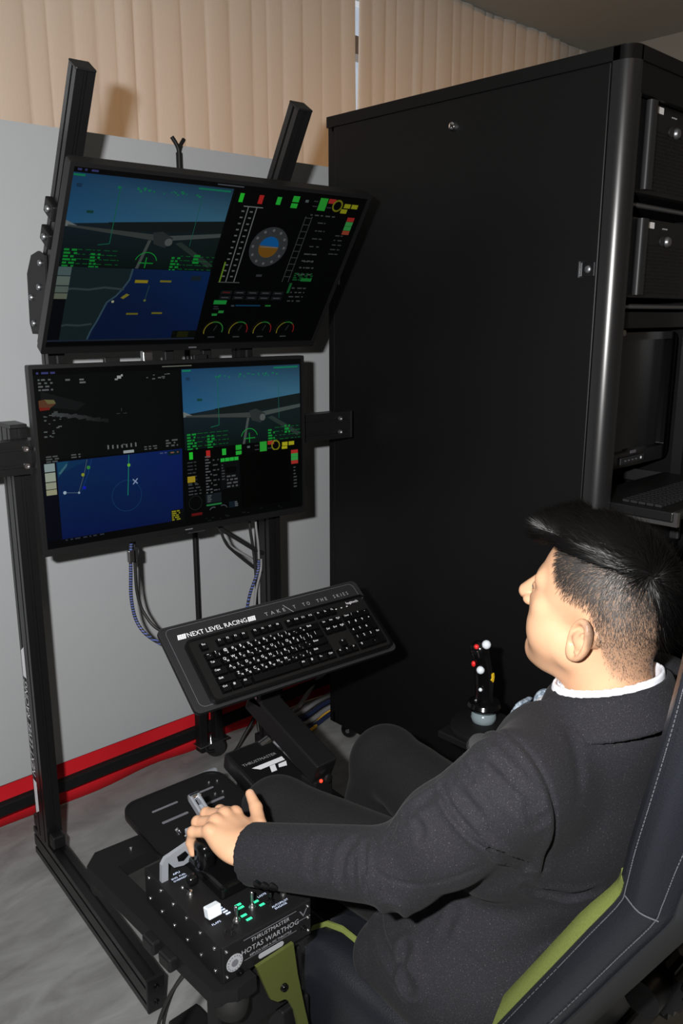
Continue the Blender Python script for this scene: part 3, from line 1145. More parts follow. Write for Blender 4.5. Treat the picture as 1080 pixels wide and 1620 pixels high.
def upper_picture(s):
    s.rect(0, 0, 1, 1, (4, 5, 7))
    s.rect(0.0, 0.0, 1, 0.024, (3, 3, 4))
    s.textrows(0.012, 0.010, 0.075, 1, 0.02, (62, 66, 120), 71, 0.010)
    s.rect(0.43, 0.011, 0.52, 0.017, (85, 90, 98))
    flight_view(s, 0.0, 0.030, 0.488, 0.515, 0.0, 10)
    # coastal map, lower left
    s.poly([(0.0, 0.515), (0.0, 0.955), (0.50, 0.955), (0.488, 0.515)], None, [(14, 30, 62), (10, 26, 58), (10, 30, 72), (12, 44, 92)])
    coast = [(0.225, 0.515), (0.222, 0.58), (0.205, 0.64), (0.19, 0.68), (0.165, 0.72), (0.155, 0.78), (0.145, 0.84), (0.132, 0.90), (0.125, 0.955)]
    s.poly([(0.0, 0.515)] + [(0.0, 0.955)] + coast[::-1], (26, 42, 46))
    s.line(coast, 0.010, (58, 84, 100))
    s.line([(0.01, 0.66), (0.05, 0.64), (0.10, 0.645), (0.15, 0.63), (0.21, 0.64)], 0.012, (58, 72, 76))
    s.line([(0.01, 0.88), (0.05, 0.86), (0.09, 0.865), (0.13, 0.855)], 0.012, (56, 70, 74))
    s.rect(0.0, 0.70, 0.038, 0.955, (5, 8, 14))
    for a, b, c in ((0.517, 0.565, (88, 108, 110)), (0.570, 0.622, (106, 122, 112)), (0.628, 0.664, (98, 112, 104)), (0.669, 0.702, (110, 118, 100))):
        s.rect(0.002, a, 0.040, b, c)
    s.rect(0.240, 0.580, 0.282, 0.598, (158, 142, 30))
    s.rect(0.322, 0.578, 0.360, 0.590, (126, 120, 36))
    s.rect(0.235, 0.785, 0.274, 0.797, (112, 108, 34))
    s.rect(0.320, 0.780, 0.356, 0.792, (116, 110, 34))
    s.poly([(0.205, 0.690), (0.215, 0.698), (0.232, 0.672), (0.222, 0.664)], (136, 130, 40))
    s.disc(0.183, 0.715, 0.008, (190, 190, 150), n=8)
    s.disc(0.286, 0.705, 0.008, (110, 120, 50), n=8)
    s.line([(0.286, 0.705), (0.29, 0.61)], 0.003, (50, 86, 80))
    s.rect(0.425, 0.545, 0.46, 0.575, (26, 40, 50))
    s.rect(0.41, 0.905, 0.50, 0.955, (10, 14, 8))
    s.rect(0.43, 0.91, 0.47, 0.95, (34, 36, 10))
    s.rect(0.0, 0.955, 0.50, 0.965, (36, 46, 62))
    # instrument pages, right half
    s.rect(0.498, 0.03, 0.995, 0.985, (2, 3, 4))
    status_lamps(s, 0.498, 0.91, 0.045, 0.05)
    s.arc(0.885, 0.062, 0.032, 0, 360, 0.010, (120, 120, 26))
    for (a, b) in ((0.912, 0.045), (0.943, 0.045), (0.905, 0.078)):
        s.rect(a, b, a + 0.026, b + 0.026, (150, 152, 26))
    for k, c in enumerate(((165, 44, 38), (56, 150, 74), (56, 150, 74), (150, 66, 44))):
        s.rect(0.945, 0.125 + 0.028 * k, 0.975, 0.151 + 0.028 * k, c)
    for u in (0.553, 0.583):
        s.line([(u, 0.115), (u, 0.575)], 0.006, (120, 124, 124))
        for k in range(12):
            s.rect(u - 0.020, 0.14 + 0.036 * k, u - 0.010, 0.148 + 0.036 * k, (112, 116, 116))
    s.line([(0.535, 0.115), (0.605, 0.115)], 0.005, (130, 132, 132))
    s.line([(0.525, 0.578), (0.605, 0.578)], 0.005, (90, 92, 92))
    s.rect(0.527, 0.45, 0.532, 0.578, (110, 150, 40))
    a = 0.672
    s.disc(a, 0.345, 0.125, (56, 60, 62))
    for k in range(12):
        s.disc(a + 0.104 * math.cos(R(30 * k)) / 1.74, 0.345 - 0.104 * math.sin(R(30 * k)), 0.009, (104, 106, 106), n=8)
    s.disc(a, 0.345, 0.066, (122, 84, 26))
    s.disc(a, 0.345, 0.066, (14, 92, 158), 3, 183, 16)
    s.line([(a - 0.033, 0.345), (a + 0.034, 0.345)], 0.004, (120, 130, 130))
    s.rect(a - 0.012, 0.52, a + 0.010, 0.535, (56, 58, 60))
    for u in (0.775, 0.800):
        s.line([(u, 0.14), (u - 0.004, 0.565)], 0.004, (70, 74, 74))
    for k in range(10):
        s.line([(0.773, 0.15 + 0.042 * k), (0.800, 0.15 + 0.042 * k)], 0.004, (66, 70, 70))
    s.textrows(0.79, 0.125, 0.89, 1, 0.02, (70, 74, 74), 21, 0.008)
    s.textrows(0.83, 0.17, 0.87, 6, 0.05, (66, 70, 70), 22, 0.007)
    s.textrows(0.82, 0.37, 0.88, 4, 0.045, (80, 84, 84), 23, 0.008)
    s.textrows(0.81, 0.50, 0.89, 4, 0.014, (20, 82, 40), 24, 0.009)
    s.rect(0.845, 0.535, 0.89, 0.556, (26, 120, 50))
    s.rect(0.805, 0.57, 0.815, 0.64, (24, 92, 44))
    s.textrows(0.82, 0.60, 0.88, 4, 0.03, (72, 76, 76), 25, 0.008)
    s.textrows(0.92, 0.24, 0.96, 5, 0.03, (62, 66, 66), 26, 0.007)
    for j in range(2):
        for k in range(5):
            s.rect(0.545 + 0.051 * k, 0.63 + 0.034 * j, 0.588 + 0.051 * k, 0.655 + 0.034 * j, (24, 26, 28))
            s.rect(0.553 + 0.051 * k, 0.640 + 0.034 * j, 0.580 + 0.051 * k, 0.645 + 0.034 * j, (84, 86, 88) if (j, k) != (0, 0) else (120, 24, 24))
    s.rect(0.530, 0.695, 0.578, 0.722, (30, 150, 62))
    s.rect(0.617, 0.725, 0.715, 0.733, (16, 70, 104))
    s.rect(0.735, 0.725, 0.758, 0.734, (40, 130, 56))
    s.rect(0.60, 0.727, 0.612, 0.736, (70, 80, 90))
    s.rect(0.558, 0.765, 0.578, 0.782, (40, 140, 60))
    s.rect(0.536, 0.785, 0.556, 0.80, (40, 140, 60))
    s.textrows(0.535, 0.735, 0.56, 2, 0.014, (56, 60, 62), 27, 0.006)
    for k in range(4):
        u = 0.560 + 0.098 * k
        s.arc(u, 0.905, 0.062, 110 if k else 30, 200, 0.006, (140, 130, 40))
        s.arc(u, 0.905, 0.062, 50 if k else -10, 110, 0.006, (46, 130, 56))
        if k:
            s.arc(u, 0.905, 0.062, -12, 50, 0.006, (140, 34, 30))
        s.line([(u, 0.905), (u + 0.008, 0.865)], 0.004, (60, 64, 64))
        s.rect(u - 0.014, 0.945, u + 0.012, 0.953, (70, 72, 74))


def lower_picture(s):
    s.rect(0, 0, 1, 1, (4, 5, 7))
    s.textrows(0.012, 0.018, 0.075, 1, 0.02, (62, 66, 120), 72, 0.011)
    # dark sensor picture, upper left
    s.poly([(0.0, 0.035), (0.0, 0.495), (0.488, 0.510), (0.497, 0.035)], None, [(9, 12, 13), (10, 13, 14), (7, 10, 10), (6, 9, 9)])
    rd = random.Random(2)
    for k in range(26):
        u = 0.05 + 0.0068 * k
        s.rect(u, 0.235 + 0.0024 * k + rd.uniform(-0.006, 0.006), u + 0.012, 0.255 + 0.0022 * k + rd.uniform(-0.004, 0.006), tuple(int(c * (1 - k / 40)) for c in (70, 76, 76)))
    s.poly([(0.02, 0.12), (0.16, 0.20), (0.13, 0.235), (0.02, 0.20)], (22, 25, 26))
    s.poly([(0.012, 0.17), (0.012, 0.21), (0.045, 0.215), (0.065, 0.19), (0.03, 0.165)], (96, 62, 44))
    s.poly([(0.012, 0.205), (0.014, 0.225), (0.045, 0.222), (0.045, 0.21)], (120, 34, 26))
    s.poly([(0.03, 0.165), (0.06, 0.17), (0.065, 0.19), (0.04, 0.19)], (110, 104, 66))
    s.textrows(0.015, 0.055, 0.06, 4, 0.018, (98, 104, 104), 31, 0.009)
    s.specks(0.02, 0.25, 0.075, 0.37, 16, (92, 98, 98), 32, 0.012, 0.008)
    s.textrows(0.10, 0.06, 0.115, 1, 0.02, (100, 104, 104), 33, 0.010)
    s.textrows(0.145, 0.062, 0.17, 2, 0.016, (110, 114, 114), 34, 0.009)
    s.rect(0.270, 0.055, 0.284, 0.072, (165, 168, 168))
    s.rect(0.284, 0.048, 0.290, 0.060, (165, 168, 168))
    s.rect(0.262, 0.070, 0.272, 0.080, (140, 144, 144))
    s.specks(0.37, 0.055, 0.45, 0.08, 8, (96, 100, 100), 35, 0.014, 0.008)
    for k in range(7):
        s.rect(0.222 + 0.016 * k, 0.452 - 0.002 * abs(3 - k), 0.227 + 0.016 * k, 0.470, (112, 116, 116))
    s.arc(0.278, 0.470, 0.020, 30, 150, 0.004, (96, 100, 100))
    s.line([(0.26, 0.27), (0.272, 0.27)], 0.004, (56, 60, 60))
    s.line([(0.278, 0.24), (0.278, 0.258)], 0.004, (56, 60, 60))
    s.line([(0.284, 0.27), (0.296, 0.27)], 0.004, (56, 60, 60))
    s.textrows(0.43, 0.45, 0.475, 3, 0.016, (92, 96, 96), 36, 0.009)
    s.textrows(0.02, 0.475, 0.06, 3, 0.014, (84, 88, 88), 37, 0.008)
    s.textrows(0.10, 0.478, 0.13, 2, 0.014, (90, 94, 94), 38, 0.007)
    s.textrows(0.35, 0.475, 0.40, 2, 0.014, (90, 94, 94), 39, 0.007)
    # blue sea chart, lower left
    s.poly([(0.05, 0.512), (0.05, 0.955), (0.482, 0.955), (0.490, 0.512)], None, [(10, 44, 88), (7, 24, 76), (7, 24, 74), (10, 32, 98)])
    s.rect(0.0, 0.512, 0.05, 0.955, (5, 8, 20))
    for a, b, c in ((0.517, 0.562, (150, 168, 166)), (0.568, 0.618, (166, 176, 158)), (0.623, 0.660, (160, 166, 144)), (0.664, 0.694, (164, 164, 134))):
        s.rect(0.012, a, 0.045, b, c)
    s.poly([(0.053, 0.514), (0.053, 0.60), (0.075, 0.56), (0.095, 0.514)], (20, 72, 104))
    s.line([(0.058, 0.58), (0.085, 0.53)], 0.012, (62, 110, 124))
    s.poly([(0.09, 0.514), (0.075, 0.57), (0.14, 0.53), (0.15, 0.514)], (14, 52, 92))
    s.line([(0.150, 0.515), (0.137, 0.60), (0.115, 0.70)], 0.004, (76, 92, 96))
    s.line([(0.165, 0.515), (0.150, 0.60), (0.125, 0.69)], 0.003, (24, 66, 130))
    s.line([(0.070, 0.690), (0.115, 0.70)], 0.003, (90, 110, 130))
    s.disc(0.153, 0.562, 0.011, (56, 140, 60), n=8)
    s.disc(0.133, 0.600, 0.010, (150, 160, 40), n=8)
    s.disc(0.070, 0.690, 0.010, (170, 190, 210), n=8)
    s.disc(0.116, 0.700, 0.007, (150, 170, 190), n=8)
    s.disc(0.135, 0.675, 0.010, (18, 30, 190), n=8)
    s.arc(0.278, 0.755, 0.092, 0, 360, 0.0035, (20, 62, 104), 36)
    s.line([(0.293, 0.515), (0.281, 0.755)], 0.005, (28, 130, 110))
    s.disc(0.291, 0.575, 0.010, (110, 190, 60), n=8)
    s.line([(0.302, 0.662), (0.318, 0.690)], 0.006, (150, 170, 205))
    s.line([(0.319, 0.660), (0.302, 0.692)], 0.006, (150, 170, 205))
    s.rect(0.275, 0.487, 0.312, 0.503, (168, 176, 176))
    s.rect(0.435, 0.518, 0.482, 0.545, (10, 36, 46))
    s.textrows(0.445, 0.525, 0.475, 1, 0.02, (130, 90, 80), 40, 0.008)
    s.textrows(0.405, 0.522, 0.434, 1, 0.02, (70, 80, 120), 41, 0.008)
    s.rect(0.435, 0.885, 0.482, 0.955, (8, 12, 10))
    s.textrows(0.438, 0.890, 0.470, 5, 0.013, (140, 138, 30), 42, 0.009)
    s.textrows(0.06, 0.958, 0.20, 1, 0.02, (50, 54, 66), 43, 0.008)
    # forward view, upper right
    s.rect(0.43, 0.012, 0.54, 0.017, (120, 124, 110))
    flight_view(s, 0.500, 0.035, 0.992, 0.525, 0.03, 50)
    s.rect(0.495, 0.525, 0.995, 0.99, (2, 3, 4))
    status_lamps(s, 0.500, 0.905, 0.540, 0.045)
    s.arc(0.876, 0.555, 0.030, 0, 360, 0.009, (130, 128, 26))
    for (a, b) in ((0.905, 0.540), (0.935, 0.540), (0.903, 0.568)):
        s.rect(a, b, a + 0.025, b + 0.025, (176, 170, 30))
    for k, c in enumerate(((178, 44, 40), (56, 160, 74), (56, 160, 74), (176, 50, 44))):
        s.rect(0.945, 0.600 + 0.024 * k, 0.977, 0.623 + 0.024 * k, c)
    s.textrows(0.955, 0.715, 0.97, 7, 0.022, (74, 78, 78), 51, 0.008)
    s.textrows(0.505, 0.60, 0.54, 7, 0.022, (56, 60, 62), 52, 0.007)
    s.rect(0.503, 0.690, 0.533, 0.728, (168, 144, 34))
    s.textrows(0.505, 0.74, 0.555, 4, 0.02, (66, 70, 72), 53, 0.007)
    s.arc(0.53, 0.86, 0.045, 0, 360, 0.003, (34, 36, 40))
    s.rect(0.512, 0.925, 0.555, 0.942, (96, 16, 18))
    s.textrows(0.575, 0.575, 0.60, 15, 0.019, (92, 96, 98), 54, 0.008)
    s.textrows(0.605, 0.60, 0.63, 8, 0.032, (74, 78, 80), 55, 0.008)
    s.rect(0.572, 0.815, 0.635, 0.875, (22, 30, 36))
    s.textrows(0.578, 0.825, 0.595, 4, 0.012, (84, 90, 92), 56, 0.007)
    s.rect(0.573, 0.882, 0.635, 0.893, (36, 120, 64))
    s.rect(0.635, 0.595, 0.715, 0.80, (10, 12, 14))
    for k in range(4):
        s.rect(0.637 + 0.019 * k, 0.600, 0.654 + 0.019 * k, 0.622, (38, 190, 64))
    s.rect(0.655, 0.66, 0.700, 0.70, (2, 2, 3))
    s.textrows(0.640, 0.64, 0.652, 6, 0.018, (66, 70, 72), 57, 0.008)
    s.textrows(0.660, 0.715, 0.705, 4, 0.022, (86, 90, 92), 58, 0.010)
    s.rect(0.665, 0.885, 0.700, 0.925, (18, 30, 40))
    s.textrows(0.690, 0.89, 0.703, 3, 0.012, (90, 94, 96), 59, 0.008)
    s.arc(0.60, 0.935, 0.03, 60, 150, 0.006, (78, 84, 88))
    s.arc(0.64, 0.93, 0.03, 20, 120, 0.006, (70, 76, 80))
    s.rect(0.722, 0.585, 0.935, 0.945, (0, 0, 0))
    s.specks(0.52, 0.96, 0.95, 0.985, 12, (26, 28, 30), 60, 0.014, 0.008)


def monitor(name_label, loc, rot, pic, gain):
    w, h = 0.765, 0.450
    t = empty('monitor', loc, rot)
    tag(t, name_label, 'monitor', 'monitors on the stand')
    mb = MB()
    b = 0.009
    outer = rrect(-w / 2, -h / 2, w / 2, h / 2, 0.004, 2)
    inner = rrect(-w / 2 + b, -h / 2 + 0.017, w / 2 - b, h / 2 - b, 0.001, 2)
    ring(mb, outer, inner, -0.004, 0.020, axis='y')
    mb.build('bezel', 'black_plastic', t, 30)
    cz = 0.004
    s = Screen(w - 2 * b, h - b - 0.017, gain)
    pic(s)
    so = s.build(t)
    so.location = (0, 0.0005, cz)
    MB().box((0, 0.006, cz), (w - 2 * b + 0.002, 0.008, h - b - 0.015)).build('screen', 'gloss_black', t)
    mb = MB()
    mb.prism(rrect(-w / 2 + 0.003, -h / 2 + 0.003, w / 2 - 0.003, h / 2 - 0.003, 0.008, 3), 0.018, 0.030, axis='y')
    mb.prism(rrect(-w / 2 + 0.09, -h / 2 + 0.05, w / 2 - 0.09, h / 2 - 0.12, 0.02, 3), 0.028, 0.052, axis='y')
    mb.build('back_cover', 'black_plastic', t, 30)
    MB().box((0.0, -0.0045, -h / 2 + 0.008), (0.022, 0.001, 0.003)).build('logo', 'dim_print', t)
    mb = MB().box((0.03, 0.012, -h / 2 - 0.004), (0.05, 0.014, 0.008), bev=0.002)
    mb.build('control_nub', 'grey_plastic', t)
    return t


monitor('upper monitor, tilted down and leaning forward over the other one', (1.184, 1.686, 1.552), (R(34.2), 0, R(-4.6)), upper_picture, 0.46)
monitor('lower monitor, upright, with the dark sensor view and blue sea chart', (1.170, 1.825, 1.114), (R(-0.3), 0, R(-5.2)), lower_picture, 0.62)


# ------------------------------------------------------------------ cables behind the monitors
def cable(name, label, pts, r, m, conn=None, cm='steel'):
    p0 = pts[0]
    t = empty(name, p0)
    tag(t, label, 'cable', 'cables')
    q = [tuple(a - b for a, b in zip(p, p0)) for p in pts]
    MB().tube(q, r, 8, 8).build('cord', m, t, 180)
    if conn:
        for (c, s) in conn:
            c = tuple(a - b for a, b in zip(c, p0))
            MB().box(c, s, bev=0.003).build('connector', cm, t)
    return t


m = mat('braid_blue', (0.05, 0.06, 0.09), 0.5)
nt = m.node_tree
tc = nt.nodes.new('ShaderNodeTexCoord')
wv = nt.nodes.new('ShaderNodeTexWave')
wv.bands_direction = 'Z'
wv.inputs['Scale'].default_value = 45
wv.inputs['Distortion'].default_value = 2.5
rp = nt.nodes.new('ShaderNodeValToRGB')
rp.color_ramp.elements[0].color = (0.02, 0.02, 0.025, 1)
rp.color_ramp.elements[1].color = (0.10, 0.16, 0.50, 1)
rp.color_ramp.elements[0].position = 0.72
rp.color_ramp.elements[1].position = 0.86
nt.links.new(tc.outputs['Object'], wv.inputs['Vector'])
nt.links.new(wv.outputs['Fac'], rp.inputs['Fac'])
nt.links.new(rp.outputs['Color'], nt.nodes['Principled BSDF'].inputs['Base Color'])

cable('display_cable', 'blue braided cable looping down left of the keyboard tray',
      [(1.05, 1.89, 0.98), (1.042, 1.9, 0.869), (1.036, 1.9, 0.789), (1.033, 1.9, 0.71), (1.042, 1.89, 0.645), (1.062, 1.85, 0.606), (1.10, 1.75, 0.585), (1.16, 1.62, 0.58)], 0.0048, 'braid_blue',
      [((1.039, 1.9, 0.832), (0.018, 0.012, 0.034))])
cable('display_cable', 'black cable hanging beside the blue braided cable',
      [(1.07, 1.92, 0.98), (1.068, 1.93, 0.869), (1.066, 1.93, 0.783), (1.068, 1.93, 0.713), (1.080, 1.92, 0.656), (1.105, 1.88, 0.61), (1.16, 1.76, 0.59), (1.21, 1.65, 0.58)], 0.0045, 'cable_black',
      [((1.067, 1.93, 0.828), (0.018, 0.012, 0.034))], 'dark_plastic')
cable('power_cable', 'thin black cable drooping from the lower monitor to the right upright',
      [(1.30, 1.88, 0.93), (1.318, 1.89, 0.862), (1.335, 1.89, 0.815), (1.36, 1.89, 0.785), (1.42, 1.885, 0.729), (1.455, 1.88, 0.70)], 0.0042, 'cable_black')
cable('power_cable', 'grey cable drooping next to the thin black one',
      [(1.31, 1.90, 0.93), (1.33, 1.91, 0.855), (1.36, 1.91, 0.80), (1.43, 1.90, 0.745), (1.46, 1.885, 0.71)], 0.0035, 'cable_grey')
cable('power_cable', 'thick black cable running straight from the lower monitor to the right upright',
      [(1.29, 1.87, 0.90), (1.308, 1.875, 0.866), (1.368, 1.875, 0.822), (1.432, 1.875, 0.776), (1.46, 1.88, 0.76)], 0.0065, 'cable_black')
cable('display_cable', 'black cable dropping straight down along the left edge of the right upright',
      [(1.41, 1.88, 1.00), (1.415, 1.88, 0.861), (1.424, 1.88, 0.792), (1.432, 1.88, 0.722), (1.435, 1.88, 0.62), (1.438, 1.88, 0.5)], 0.0045, 'cable_black')
cable('display_cable', 'grey cable dropping in front of the right upright',
      [(1.425, 1.87, 1.00), (1.43, 1.87, 0.861), (1.437, 1.87, 0.79), (1.438, 1.87, 0.722), (1.436, 1.87, 0.62), (1.44, 1.87, 0.5)], 0.0036, 'cable_grey')
cable('display_cable', 'blue braided cable slanting down from the right upright to the tray',
      [(1.432, 1.862, 0.75), (1.425, 1.86, 0.715), (1.378, 1.84, 0.656), (1.335, 1.80, 0.605), (1.30, 1.74, 0.55)], 0.0045, 'braid_blue')
cable('display_cable', 'dark cable slanting beside the blue braided one behind the tray',
      [(1.440, 1.862, 0.75), (1.436, 1.86, 0.715), (1.401, 1.84, 0.66), (1.365, 1.80, 0.604), (1.33, 1.74, 0.55)], 0.0038, 'cable_grey')
# floor cables between stand and rack
cable('floor_cable', 'black cable crossing the floor in front of the red cloth',
      [(1.64, 2.13, 0.20), (1.60, 2.12, 0.10), (1.54, 2.11, 0.04), (1.50, 2.10, 0.010), (1.46, 2.09, 0.007)], 0.006, 'cable_black')
cable('floor_cable', 'second black cable curving up by the right upright',
      [(1.62, 2.10, 0.22), (1.585, 2.09, 0.10), (1.58, 2.05, 0.02), (1.62, 2.0, 0.006), (1.70, 1.99, 0.006)], 0.005, 'cable_black')
cable('floor_cable', 'yellow cable in the bundle on the floor behind the rack corner',
      [(1.66, 2.07, 0.008), (1.72, 2.03, 0.008), (1.78, 2.03, 0.008), (1.86, 2.07, 0.008), (1.95, 2.10, 0.008)], 0.007, 'cable_yellow')
for k, (mm, lab) in enumerate((('cable_blue', 'dark blue cable just behind the yellow one'), ('cable_grey', 'grey cable at the middle of the bundle'), ('cable_blue', 'upper dark blue cable of the bundle'), ('cable_grey', 'grey cable on top of the bundle'), ('cable_grey', 'pale grey cable slanting up over the bundle'))):
    yy = 2.05 + 0.022 * k
    zz = 0.008 + 0.010 * k
    cable('floor_cable', lab, [(1.64 + 0.01 * k, yy + 0.03, zz), (1.72, yy, zz), (1.80, yy - 0.005, zz), (1.9, yy + 0.02, zz + (0.05 if k == 4 else 0)), (1.98, yy + 0.03, zz + (0.08 if k == 4 else 0))], 0.009, mm)

# ------------------------------------------------------------------ keyboard tray on its arm
TC = (1.15, 1.407, 0.71)
TRY = (R(38.35), 0, R(-5))
kt = empty('keyboard_stand', TC, TRY)
tag(kt, 'black tilted keyboard tray with white lettering on a central arm', 'tray')
tw, th = 0.560, 0.217
mb = MB()
mb.prism(rrect(-tw / 2, -th / 2, tw / 2, th / 2, 0.014, 5), -0.006, 0.0)
tp = mb.build('tray_plate', 'dark_plastic', kt, 30)
mb = MB()
ring(mb, rrect(-tw / 2, -th / 2, tw / 2, th / 2, 0.014, 5), rrect(-tw / 2 + 0.004, -th / 2 + 0.004, tw / 2 - 0.004, th / 2 - 0.004, 0.012, 5), -0.008, 0.002)
mb.build('tray_rim', 'grey_plastic', kt, 30)
MB().box((0, 0, -0.011), (tw - 0.01, th - 0.01, 0.008), bev=0.003).build('tray_pan', 'black_powder', kt)
mb = MB()
ring(mb, rrect(-tw / 2 + 0.016, -th / 2 + 0.012, tw / 2 - 0.012, th / 2 - 0.006, 0.014, 5), rrect(-tw / 2 + 0.0168, -th / 2 + 0.0128, tw / 2 - 0.0128, th / 2 - 0.0068, 0.013, 5), -0.001, 0.0005)
mb.build('border_line', 'dim_print', kt)
zt = 0.0006
mb = MB()
yt = th / 2 - 0.148 * th
text_on(mb, 'NEXT LEVEL RACING', 0.0165, frame((-0.219, yt, zt), (1, 0, 0), (0, 1, 0)), fit=0.155)
for u0 in (-0.243, -0.061):
    for j in range(3):
        for i in range(4):
            x = u0 + 0.0052 * i + (0.001 * j)
            mb.add([(x, yt - 0.0058 + 0.0042 * j, zt), (x + 0.0047, yt - 0.0058 + 0.0042 * j, zt), (x + 0.0057, yt - 0.0022 + 0.0042 * j, zt), (x + 0.001, yt - 0.0022 + 0.0042 * j, zt)], [(0, 1, 2, 3)])
mb.build('lettering', 'white_print', kt)
mb = MB()
text_on(mb, 'TAKE', 0.0135, frame((-0.012, yt + 0.001, zt), (1, 0, 0), (0, 1, 0)), fit=0.058, spacing=1.9)
text_on(mb, 'T  TO  THE  SKIES', 0.0135, frame((0.070, yt + 0.001, zt), (1, 0, 0), (0, 1, 0)), fit=0.170, spacing=1.75)
mb.build('tagline', 'grey_print', kt)
mb = MB()
mb.box((0.045, yt - 0.0135, zt), (0.45, 0.0012, 0.0004))
mb.add([(0.045, yt + 0.014, zt), (0.047, yt + 0.014, zt), (0.067, yt - 0.013, zt), (0.065, yt - 0.013, zt)], [(0, 1, 2, 3)])
mb.build('rule_line', 'grey_print', kt)

# arm under the tray (built in room axes, carried by an inverse of the tilt)
inv = Euler(TRY).to_matrix().to_4x4().inverted()
IM = inv @ Matrix.Translation(-Vector(TC))


def world_part(mb, name, m, parent, smooth=None):
    mb.v = [tuple(IM @ Vector(v)) for v in mb.v]
    return mb.build(name, m, parent, smooth)


mb = MB()
mb.box((1.145, 1.478, 0.615), (0.062, 0.05, 0.17), bev=0.004)
post = world_part(mb, 'post', 'black_powder', kt)
A0, A1 = Vector((1.145, 1.510, 0.535)), Vector((1.145, 1.262, 0.435))
dd = (A1 - A0).normalized()
M = frame((A0 + A1) / 2, (1, 0, 0), dd)
mb = MB().box((0, 0, 0), (0.062, (A1 - A0).length, 0.055), M=M, bev=0.004)
arm = world_part(mb, 'arm', 'black_powder', kt)
for (y, z) in ((1.50, 0.585), (1.47, 0.555)):
    mb = MB().lathe([(0.004, 0), (0.004, 0.003), (0.0003, 0.003)], (1.114, y, z), (-1, 0, 0), 10)
    world_part(mb, 'screw', 'steel', arm, 40)
mb = MB().lathe([(0.010, 0), (0.010, 0.006), (0.0005, 0.007)], (1.150, 1.258, 0.418), (0, -1, 0), 14)
world_part(mb, 'knob', 'steel', arm, 40)
mb = MB().sphere((1.128, 1.256, 0.420), 0.0045, 10, 6)
world_part(mb, 'indicator_light', 'led_red', arm, 180)
mb = MB().box((1.145, 1.290, 0.245), (0.055, 0.05, 0.34), bev=0.004)
world_part(mb, 'support_leg', 'black_powder', kt)
mb = MB().box((1.145, 1.20, 0.05), (0.07, 0.42, 0.05), bev=0.004)
world_part(mb, 'floor_beam', 'black_powder', kt)
for yy in (1.03, 1.37):
    world_part(MB().cyl((1.145, yy, 0), (1.145, yy, 0.03), 0.02), 'foot_pad', 'rubber', kt, 40)

# ------------------------------------------------------------------ keyboard
PIT = 0.0207
kw, kh = 0.507, 0.159
KO = Matrix.Translation(Vector(TC)) @ Euler(TRY).to_matrix().to_4x4() @ Matrix.Translation(((0.527 - 0.5) * tw, (0.5 - 0.600) * th, 0.0012))
kb = empty('keyboard', KO.translation, TRY)
tag(kb, 'black computer keyboard lying on the tilted tray', 'keyboard')
mb = MB()
mb.prism(rrect(-kw / 2, -kh / 2, kw / 2, kh / 2, 0.014, 6), 0.0, 0.011)
mb.build('case', 'black_plastic', kb, 40)
mb = MB()
ring(mb, rrect(-kw / 2, -kh / 2, kw / 2, kh / 2, 0.014, 6), rrect(-kw / 2 + 0.005, -kh / 2 + 0.005, kw / 2 - 0.005, kh / 2 - 0.005, 0.010, 6), 0.010, 0.0145)
mb.build('case_rim', 'gloss_black', kb, 40)
mb = MB()
text_on(mb, 'logitech', 0.010, frame((kw / 2 - 0.062, kh / 2 - 0.014, 0.0116), (1, 0, 0), (0, 1, 0)), sx=1.2)
mb.build('logo', 'white_print', kb)
mb = MB()
for k in range(3):
    mb.box((kw / 2 - 0.098 + 0.017 * k, kh / 2 - 0.022, 0.0116), (0.004, 0.002, 0.0006))
mb.build('lock_lights', 'white_print', kb)

kmesh = {}


def key_mesh(w, h):
    if (w, h) not in kmesh:
        mb = MB()
        a, b = w * PIT / 2 - 0.0009, h * PIT / 2 - 0.0009
        t = 0.0026
        vs = [(-a, -b, 0), (a, -b, 0), (a, b, 0), (-a, b, 0), (-a + t, -b + t, 0.0075), (a - t, -b + t, 0.0075), (a - t, b - t * 0.6, 0.0080), (-a + t, b - t * 0.6, 0.0080)]
        mb.add(vs, [(0, 1, 5, 4), (1, 2, 6, 5), (2, 3, 7, 6), (3, 0, 4, 7), (4, 5, 6, 7)])
        o = mb.build('key', 'gloss_black', None)
        kmesh[(w, h)] = o.data
        bpy.data.objects.remove(o, do_unlink=True)
    return kmesh[(w, h)]


GX, GY = -kw / 2 + 0.037 - PIT / 2, kh / 2 - 0.0165
tcache = {}


def legend(mb, s, size, x, y, z):
    key = (s, size)
    if key not in tcache:
        tcache[key] = text_mesh(s, size)
    vs, fs = tcache[key]
    mb.add([(v[0] + x, v[1] + y, z) for v in vs], fs)


def key(u, row, w, text, sub=None, h=1.0):
    """u, row in key units from the top left key"""
    yrow = {0: 0.0, 1: 1.28, 2: 2.28, 3: 3.28, 4: 4.28, 5: 5.28}[row]
    x = GX + (u + w / 2) * PIT
    y = GY - (yrow + h / 2 - 0.5) * PIT - PIT * 0.5
    o = bpy.data.objects.new('key', key_mesh(w, h))
    COL.objects.link(o)
    o.parent = kb
    o.location = (x, y, 0.0108)
    zz = 0.0084
    lx, ly = -w * PIT / 2 + 0.0046, h * PIT / 2 - 0.0062
    leg_w = MB()
    if text:
        sz = 0.0092 if len(text) == 1 else 0.0066
        legend(leg_w, text, sz, lx, ly, zz)
    if sub:
        legend(leg_w, sub, 0.0082, lx + 0.0058, ly - 0.0068, zz)
    if leg_w.v:
        leg_w.build('legend', 'white_print', o)
    return o


